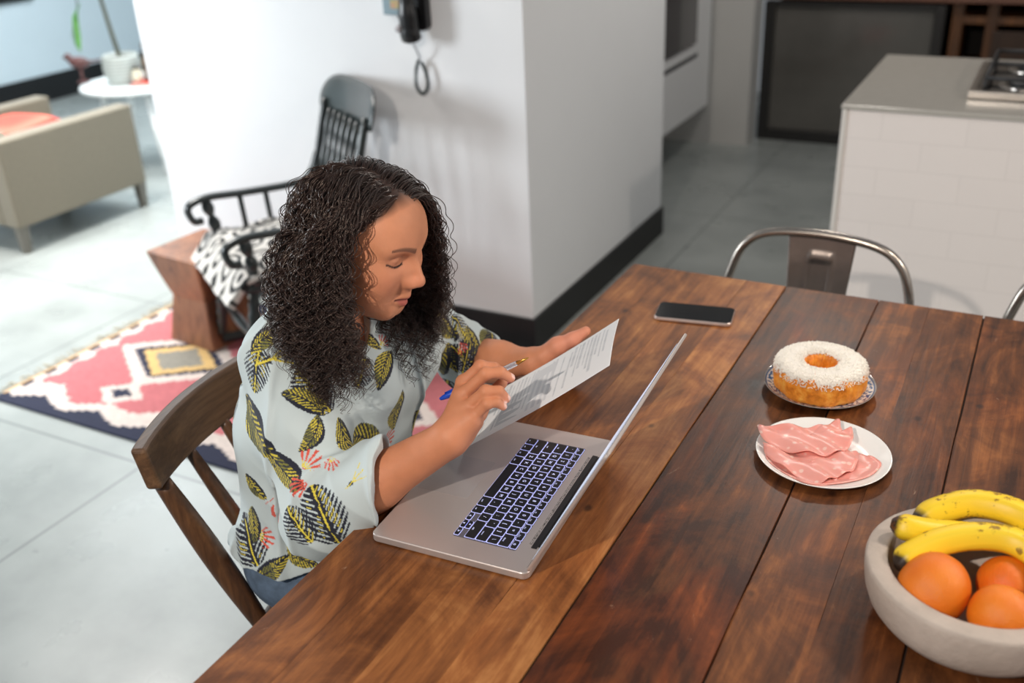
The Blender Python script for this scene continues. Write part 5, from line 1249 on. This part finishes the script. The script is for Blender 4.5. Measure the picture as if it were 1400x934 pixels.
STAMPS.append((np.array((-0.8778, 1.3186, 0.9085)), (0.217, 0.259, -0.941), (0.914, 0.285, 0.289), 0.040, 'palm', 0.0))
STAMPS.append((np.array((-0.8392, 1.4487, 0.8107)), (0.463, -0.688, -0.558), (0.780, 0.018, 0.626), 0.055, 'palm', 0.0))
STAMPS.append((np.array((-0.8817, 1.1048, 0.9117)), (0.042, -0.621, -0.783), (0.681, -0.556, 0.477), 0.050, 'palm', 0.0))
STAMPS.append((np.array((-1.0290, 0.9645, 0.6689)), (0.088, -0.150, -0.985), (-0.154, -0.979, 0.135), 0.068, 'banana', 0.4))

r2 = np.random.default_rng(5)
vis = np.array([s[0] for s in STAMPS]) if STAMPS else np.zeros((0, 3))
for q in range(400):      # the print carries on over the sides the table view does not show
    i = r2.integers(len(V4)); c0 = V4[i]
    if len(vis) and np.linalg.norm(vis-c0, axis=1).min() < .075: continue
    if STAMPS and VN4[i]@np.array([.565, -.75, .34]) > .25 and c0[1] < 1.32: continue
    vis = np.vstack([vis, c0]) if len(vis) else np.array([c0]); STAMPS.append((c0, r2.normal(size=3), VN4[i], r2.uniform(.075, .11), ('palm', 'banana', 'banana', 'flower')[r2.integers(4)], r2.uniform(-.6, .6)))
for s in STAMPS: stamp(V4, C4, *s)
if True:
    shirt = mesh_obj('shirt', V4, F4, vcol_mat('printed_cotton', .8, bump=.15, bscale=900, sheen=.15), woman, col=C4); shirt['label'] = 'pale blue shirt printed with dark and yellow tropical leaves and red flowers'
# collar
def band(name, rows_, mm, col_, thick, parent, n=40):
    V, F = [], []; k = len(rows_); 
    R_ = [spline(r_, 6) for r_ in rows_]; n = len(R_[0])
    for r_ in R_: V += [tuple(p) for p in r_]
    for i in range(k-1):
        for j_ in range(n-1): F.append([i*n+j_, i*n+j_+1, (i+1)*n+j_+1, (i+1)*n+j_])
    o = mesh_obj(name, V, F, mm, parent, col=np.tile(col_, (len(V), 1))); md = o.modifiers.new('t', 'SOLIDIFY'); md.thickness = thick; sb = o.modifiers.new('s', 'SUBSURF'); sb.levels = sb.render_levels = 1
    return o
rows_ = []
for (rad_, dz, fr) in ((.056, .010, 0.), (.060, .017, .1), (.068, .004, .5), (.074, -.014, 1.)):
    pts = []
    for k in range(13):
        a = math.radians(-152+304*k/12)+PI    # opens to the front (+x local)
        e_ = abs(k-6)/6; ex = fr*.018*e_**4
        pts.append(h2w([-.060+(rad_+ex)*math.cos(a)*1.0+.010*e_, (rad_+ex*.5)*math.sin(a), -.150+dz-.040*e_**1.5-fr*.020*e_**3]))
    rows_.append(pts)
band('collar', rows_, shirt.data.materials[0], CLOTH, .0022, shirt)
# ---- jeans ----
M_den = mat('blue_denim', (96, 116, 140), .85, var=.35, scale=45, bump=.4, bscale=700)
jf = [(f_ell(PEL+np.array([-.005, 0, .005]), (.128, .176, .115)), 0), (f_ell((-1.03, 1.125, .60), (.118, .165, .09)), .05)]
for i in (0, 1): jf += [(f_cap(HP[i], KN[i], .080, .060), .04), (f_cap(KN[i], FT[i]+np.array([0, 0, .02]), .060, .045), .03)]
_jf = union(jf[:1]+jf[2:])
jeans = sdf_obj('jeans', lambda p: np.maximum(_jf(p)-.0018*snoise(p, 70, 4).astype(np.float32), np.maximum(p[:, 2]-.665, .10-p[:, 2])), (-1.3, .85, .05), (-.45, 1.45, .75), .005, M_den, woman)
# belt loop line / waistband
for i in (0, 1):
    sf = [(f_cap(FT[i]+np.array([-.03, 0, -.052]), FT[i]+np.array([.15, 0, -.060]), .036, .028), 0), (f_cap(FT[i], FT[i]+np.array([.02, 0, -.05]), .038, .036), .02)]
    sh_ = union(sf); o = sdf_obj('shoe', lambda p, g=sh_: np.maximum(g(p), .003-p[:, 2]), (-.85, .9, -.01), (-.4, 1.4, .16), .005, mat('white_canvas', (210, 208, 202), .7), woman)

# ---- hair ----
M_hair = mat('dark_curly_hair', (46, 29, 25), .34, spec=.6, sheen=.1)
m_nt = M_hair.node_tree; b = m_nt.nodes['Principled BSDF']; b.inputs['Specular Tint'].default_value = (1, .85, .75, 1)
NCL, PER, ST = 760, 8, 100
hr_ = np.random.default_rng(3)
roots, nrm0 = [], []
while len(roots) < NCL:
    d = hr_.normal(size=3); d /= np.linalg.norm(d); p = np.array([-.014, 0, .028])+d*np.array([.090, .073, .070])
    A = p[None].copy(); hl_ = hairline(A)[0]
    if p[2] > hl_+.001 and p[2] > -.07 and (hr_.random() < .72 or (p[2] < hl_+.03 and p[0] > -.03) or abs(p[1]) < .012): roots.append(p); nrm0.append(d/np.linalg.norm(d))
roots = np.array(roots); nrm0 = np.array(nrm0)
side = np.where(roots[:, 1]-(-.004) > 0, 1., -1.)
front = np.clip((roots[:, 0]-.0)/.08, 0, 1)
# start direction in head space: out of the scalp, combed off the parting towards its side, a little back
dl = np.stack([-.55*front-.25, side*(.8-.5*np.clip(-roots[:, 0]/.07, 0, 1)), -.15*np.ones(NCL)], 1); dl -= nrm0*(dl*nrm0).sum(1)[:, None]; dl /= np.linalg.norm(dl, axis=1)[:, None]
dl = dl+nrm0*.06; dl /= np.linalg.norm(dl, axis=1)[:, None]
P = h2w(roots); D = dl@MH
lay = hr_.uniform(.2, 1, NCL)
near = side < 0
azr = np.arctan2(roots[:, 1], roots[:, 0])
backness = np.clip((-roots[:, 0]+.015)/.075, 0, 1); Lg = np.where(near, .340-.150*backness, .32-.07*backness)*hr_.uniform(.80, 1.04, NCL)
_cap = f_ell((-.014, 0, .026), (.091, .075, .073))
keep = [(np.array([.075, 0, -.01]), .066), (np.array([.088, 0, -.075]), .060), (np.array([.085, 0, .045]), .052), (np.array([.055, -.020, -.035]), .060), (np.array([.048, -.036, .0]), .072), (np.array([.041, -.034, -.045]), .066)]
G = [P.copy()]; ds = Lg/ST
outv = np.stack([-.25*np.ones(NCL), side, np.zeros(NCL)], 1)@MH
for i in range(ST-1):
    s = i/ST
    g_ = np.array([0, 0, -1.]); D = D*(1-.055)+g_*(.051+.033*s)
    hl = w2h(P); out = hl*np.array([1, 1, 0]); out /= np.maximum(np.linalg.norm(out, axis=1), 1e-6)[:, None]
    D = D+np.array([.022, 0, 0])*(near*(1-.6*backness)*np.clip((s-.42)/.3, 0, 1))[:, None]
    D = D+(out@MH)*(np.where(near, .0022+.0044*backness, .000)*(1-s)*lay)[:, None]; D /= np.linalg.norm(D, axis=1)[:, None]
    P = P+D*ds[:, None]
    hl = w2h(P)
    # stay outside the head, at the strand's own layer
    dd = _cap(hl.astype(np.float32)); want = .002+lay*(.003*min(s*6, 1)+.016*s*np.where(near, 1.+.6*backness, .25)); pen = np.clip(want-dd, 0, None)
    q = (hl-np.array([-.014, 0, .026]))/np.array([.091, .075, .073])**2; q /= np.linalg.norm(q, axis=1)[:, None]; hl = hl+q*(pen*.6)[:, None]
    for c, r in keep:       # and out of the face
        e_ = hl-c; dist = np.linalg.norm(e_*np.array([1, 1, .8]), axis=1); pn = np.clip(r*np.where(side > 0, .84, 1.)-dist, 0, None); push = np.stack([-1.15*np.ones(NCL), side*.75, np.zeros(NCL)], 1); push[side > 0] = (-.45, .9, 0); hl = hl+push*(pn*.8)[:, None]
    Pn = h2w(hl)
    # lie on the shoulders
    pp = Pn.astype(np.float32); ds_ = _tr(pp); ds2 = _slR(pp); ds_ = np.minimum(ds_, ds2); e = .004
    k_ = np.where(ds_ < .006+.012*lay)[0]
    if len(k_):
        pk = Pn[k_].astype(np.float32); f0 = np.minimum(_tr(pk), _slR(pk)); gr = np.stack([np.minimum(_tr(pk+np.eye(3, dtype=np.float32)[a]*e), _slR(pk+np.eye(3, dtype=np.float32)[a]*e))-f0 for a in range(3)], 1); gr /= np.maximum(np.linalg.norm(gr, axis=1), 1e-6)[:, None]
        Pn[k_] += gr*np.clip((.006+.012*lay[k_])-f0, 0, .006)[:, None]
    D = D*.5+.5*(Pn-G[-1])/np.maximum(np.linalg.norm(Pn-G[-1], axis=1), 1e-6)[:, None]; D /= np.linalg.norm(D, axis=1)[:, None]
    P = Pn; G.append(P.copy())
G = np.stack(G, 1)                        # clumps x steps x 3
# cut: short over the shoulder blade, long in front of the shoulder
jit = hr_.normal(0, .010, NCL)
for c in range(NCL):
    if not near[c]: continue
    zl = np.interp(G[c, :, 0], [-1.02, -.935, -.885, -.82], [.990, .985, .900, .862])+jit[c]
    k = np.where(G[c, :, 2] < zl)[0]; k = k[k > ST//3]
    if len(k):
        e = k[0]/(ST-1); xs = np.linspace(0, e, ST)*(ST-1); G[c] = np.stack([np.interp(xs, np.arange(ST), G[c, :, a]) for a in range(3)], 1); Lg[c] *= e
NS_ = 150; G2 = np.zeros((NCL, NS_, 3))
for _ in range(4): G[:, 1:-1] = G[:, 1:-1]*.5+.25*(G[:, :-2]+G[:, 2:])
for c in range(NCL):
    ac = np.concatenate([[0], np.cumsum(np.linalg.norm(np.diff(G[c], axis=0), axis=1))]); xs = np.linspace(0, ac[-1], NS_); Lg[c] = ac[-1]
    G2[c] = np.stack([np.interp(xs, ac, G[c, :, a]) for a in range(3)], 1)
G = G2; ST = NS_
for _ in range(6): G[:, 1:-1] = G[:, 1:-1]*.5+.25*(G[:, :-2]+G[:, 2:])
T = np.gradient(G, axis=1); T /= np.maximum(np.linalg.norm(T, axis=2), 1e-9)[..., None]
ref = np.tile(np.array([.3, .5, .2]), (NCL, ST, 1)); U_ = np.cross(T, ref); U_ /= np.maximum(np.linalg.norm(U_, axis=2), 1e-9)[..., None]; W_ = np.cross(T, U_)
sl = np.linspace(0, 1, ST)
wl = hr_.uniform(.030, .058, NCL); ph0 = hr_.uniform(0, 6.28, NCL); hand_ = np.sign(hr_.normal(size=NCL)); amp = hr_.uniform(.0040, .0098, NCL)*np.where(near, 1., .85)
allV, allR = [], []
for k in range(PER):
    am = amp*hr_.uniform(.75, 1.2, NCL); phs = ph0+hr_.normal(0, .35, NCL)
    th_ = ((sl+.35*sl**2)[None]*Lg[:, None]/wl[:, None]*2*PI)*hand_[:, None]+phs[:, None]
    env = np.clip((sl-.12)/.50, 0, 1)*(1-.10*sl)
    ofs = hr_.normal(0, 1, (NCL, 2)); ofs_r = (.0018+.0065*np.sin(PI*np.clip(sl*1.05, 0, 1))**.7)
    spread = ofs[:, 0, None, None]*U_*ofs_r[None, :, None]*.62+ofs[:, 1, None, None]*W_*ofs_r[None, :, None]*.62
    c = G+spread+(U_*np.cos(th_)[..., None]+W_*np.sin(th_)[..., None])*(am[:, None]*env[None])[..., None]
    frz = hr_.normal(0, 1, (NCL, 1, 3))*(.0045*sl**2)[None, :, None]*(1+1.5*(hr_.random((NCL, 1, 1)) > .94)); c = c+frz
    allV.append(c); allR.append(hr_.uniform(.00050, .00092, NCL))
CV = np.concatenate(allV); RV = np.concatenate(allR); ns = len(CV)
T = np.gradient(CV, axis=1); T /= np.maximum(np.linalg.norm(T, axis=2), 1e-9)[..., None]
ref = np.zeros_like(T); ref[..., 2] = 1; ref[np.abs(T[..., 2]) > .9] = (1, 0, 0)
A_ = np.cross(T, ref); A_ /= np.maximum(np.linalg.norm(A_, axis=2), 1e-9)[..., None]; B_ = np.cross(T, A_)
tap = (1-.55*sl**2.5)[None, :, None]*RV[:, None, None]
ring = np.stack([CV+(A_*math.cos(a)+B_*math.sin(a))*tap for a in (0, 2.094, 4.189)], 2)   # ns,ST,3,3
Vh_ = ring.reshape(-1, 3); idx = np.arange(ns*ST*3).reshape(ns, ST, 3)
Fh_ = np.concatenate([np.stack([idx[:, :-1, k], idx[:, 1:, k], idx[:, 1:, (k+1) % 3], idx[:, :-1, (k+1) % 3]], -1).reshape(-1, 4) for k in range(3)])
hair = mesh_obj('hair', Vh_, Fh_, M_hair, woman); hair['label'] = 'long dark brown curly hair'
# ================= sheet of paper =================
PA, PB, PC, PD = [np.array(v) for v in ((-.728, 1.118, .7945), (-.502, 1.206, .955), (-.563, 1.393, .939), (-.789, 1.305, .7785))]
pn = np.cross(PB-PA, PD-PA); pn /= np.linalg.norm(pn)
nu, nv = 210, 150; V = []; Cc = []; ink = np.array(lin((206, 208, 212))); pap = np.array(lin((244, 244, 245))); shade = np.array(lin((222, 223, 226)))
r3 = np.random.default_rng(8)
lines = []; y_ = .06
while y_ < .95: lines.append((y_, .012 if r3.random() > .2 else .018, .07+.05*(r3.random() > .6), r3.uniform(.45, .93))); y_ += .0275 if r3.random() > .15 else .055
for i in range(nu+1):
    for j_ in range(nv+1):
        u, v = i/nu, j_/nv
        p = PA+(PB-PA)*u+(PD-PA)*v+pn*(-.004*math.sin(PI*u)+.004*math.sin(PI*v)*(u-.4))
        V.append(p); c = pap; s = 1-u; w_ = 1-v
        for (y0, h_, a_, b_) in lines:
            if y0 < s < y0+h_ and a_ < w_ < b_ and math.sin(w_*460+y0*900)+.6*math.sin(w_*197+y0*300) > -.75: c = ink; break
        if .42 < s < .58 and .10 < w_ < .90: c = shade if ((s-.42)/.02) % 2 < 1 or w_ < .3 else pap
        if .60 < s < .76 and .52 < w_ < .88 and s > .76-.15*abs(math.sin((w_-.52)*22)): c = ink
        Cc.append(c)
F = [[i*(nv+1)+j_, (i+1)*(nv+1)+j_, (i+1)*(nv+1)+j_+1, i*(nv+1)+j_+1] for i in range(nu) for j_ in range(nv)]
o = mesh_obj('paper_sheet', V, F, vcol_mat('printed_paper', .75), col=np.array(Cc)); md = o.modifiers.new('t', 'SOLIDIFY'); md.thickness = .0004; md.offset = 0
tag(o, 'white printed sheet of paper held over the laptop', 'paper')
# ================= pen =================
p0 = Vector((-0.7281, 1.0880, 0.9077)); p1 = Vector((-0.6079, 1.1523, 0.9720)); d = (p1-p0); Lp = d.length; R_ = d.to_track_quat('Z', 'Y').to_matrix().to_4x4()
t = bpy.data.objects.new('ballpoint_pen', None); COL.objects.link(t); t.matrix_world = Matrix.Translation(p0) @ R_; tag(t, 'clear ballpoint pen with blue cap held between the fingers of the right hand', 'pen')
m, nt, b = nodes('clear_plastic'); b.inputs['Base Color'].default_value = (.92, .92, .94, 1); b.inputs['Roughness'].default_value = .08; b.inputs['Transmission Weight'].default_value = .75; b.inputs['IOR'].default_value = 1.3
bm = BM(); lathe(bm, [(0, .030), (.0038, .030), (.0038, Lp-.026), (.0034, Lp-.020), (0, Lp-.020)], 6); bobj('barrel', bm, m, t)
bm = BM(); lathe(bm, [(0, .03), (.0012, .03), (.0012, Lp-.024), (0, Lp-.022)], 10); bobj('ink_tube', bm, mat('blue_ink', (50, 60, 110), .4), t, smooth=True)
bm = BM(); lathe(bm, [(0, Lp-.021), (.0034, Lp-.020), (.0020, Lp-.006), (.0008, Lp-.001), (0, Lp)], 14); bobj('tip', bm, mat('brass_tip', (206, 150, 70), .3, .8), t, smooth=True)
bm = BM(); lathe(bm, [(0, 0), (.0022, .0008), (.0036, .006), (.0046, .014), (.0048, .046), (.0038, .047), (0, .047)], 18); cp_ = bobj('cap', bm, mat('blue_cap', (24, 74, 190), .3, coat=.3), t, smooth=True)
bm = BM(); box(bm, -.0012, .0012, .0048, .0066, .012, .052); box(bm, -.0012, .0012, .0040, .0066, .012, .016); bobj('clip', bm, mat('blue_cap_clip', (24, 74, 190), .3, coat=.3), cp_, bevel=.0004)
# ================= light =================
w = bpy.data.worlds.new('world'); S.world = w; w.use_nodes = True
bg = w.node_tree.nodes['Background']; bg.inputs['Color'].default_value = (.88, .94, 1, 1); bg.inputs['Strength'].default_value = .26
def area(name, loc, tgt, sx, sy, e, col, spread=None):
    d = bpy.data.lights.new(name, 'AREA'); d.shape = 'RECTANGLE'; d.size = sx; d.size_y = sy; d.energy = e; d.color = col
    if spread: d.spread = math.radians(spread)
    o = bpy.data.objects.new(name, d); COL.objects.link(o); o.location = loc
    o.rotation_euler = (Vector(tgt)-Vector(loc)).to_track_quat('-Z', 'Y').to_euler(); return o
area('daylight_living_room', (-4.6, 4.6, 2.6), (-4.6, 3.6, 0), 2.6, 2.0, 140, (.88, .96, 1))
area('floor_fill_left', (-3.9, 2.5, 2.7), (-3.7, 2.7, 0), 1.2, 1.0, 66, (1, .97, .92), 120)  # added overhead fill to brighten the living-room floor; not an actual skylight
area('daylight_left', (-4.9, .5, 1.45), (-2.0, 2.6, .9), .8, 1.1, 56, (.90, .96, 1), 130)
def lamp(name, loc, e, r, col, tgt=None, ang=120, blend=.6):
    d = bpy.data.lights.new(name, 'SPOT' if tgt else 'POINT'); d.energy = e; d.shadow_soft_size = r; d.color = col
    o = bpy.data.objects.new(name, d); COL.objects.link(o); o.location = loc
    if tgt: d.spot_size = math.radians(ang); d.spot_blend = blend; o.rotation_euler = (Vector(tgt)-Vector(loc)).to_track_quat('-Z', 'Y').to_euler()
    return o
lamp('pendant_light_near', (-.65, -.90, 2.36), 172, .035, (1, .89, .78), (-.30, 2.2, .70), 64, .5)
lamp('pendant_light_far', (.40, 1.75, 1.80), 24, .05, (1, .86, .72), (.15, 1.60, .76), 104, .35)
lamp('kitchen_ceiling_light', (-.75, 4.3, 2.5), 45, .12, (1, .92, .84))
lamp('fill_light_right', (1.55, 1.75, 2.15), 62, .06, (1, .88, .77))  # added out-of-view fill for the pillar wall's right face; no known pendant
vs = S.view_settings; S.display_settings.display_device = 'sRGB'
vs.view_transform = 'Standard'; vs.look = 'None'; vs.gamma = 1; vs.exposure = 0; vs.use_curve_mapping = False
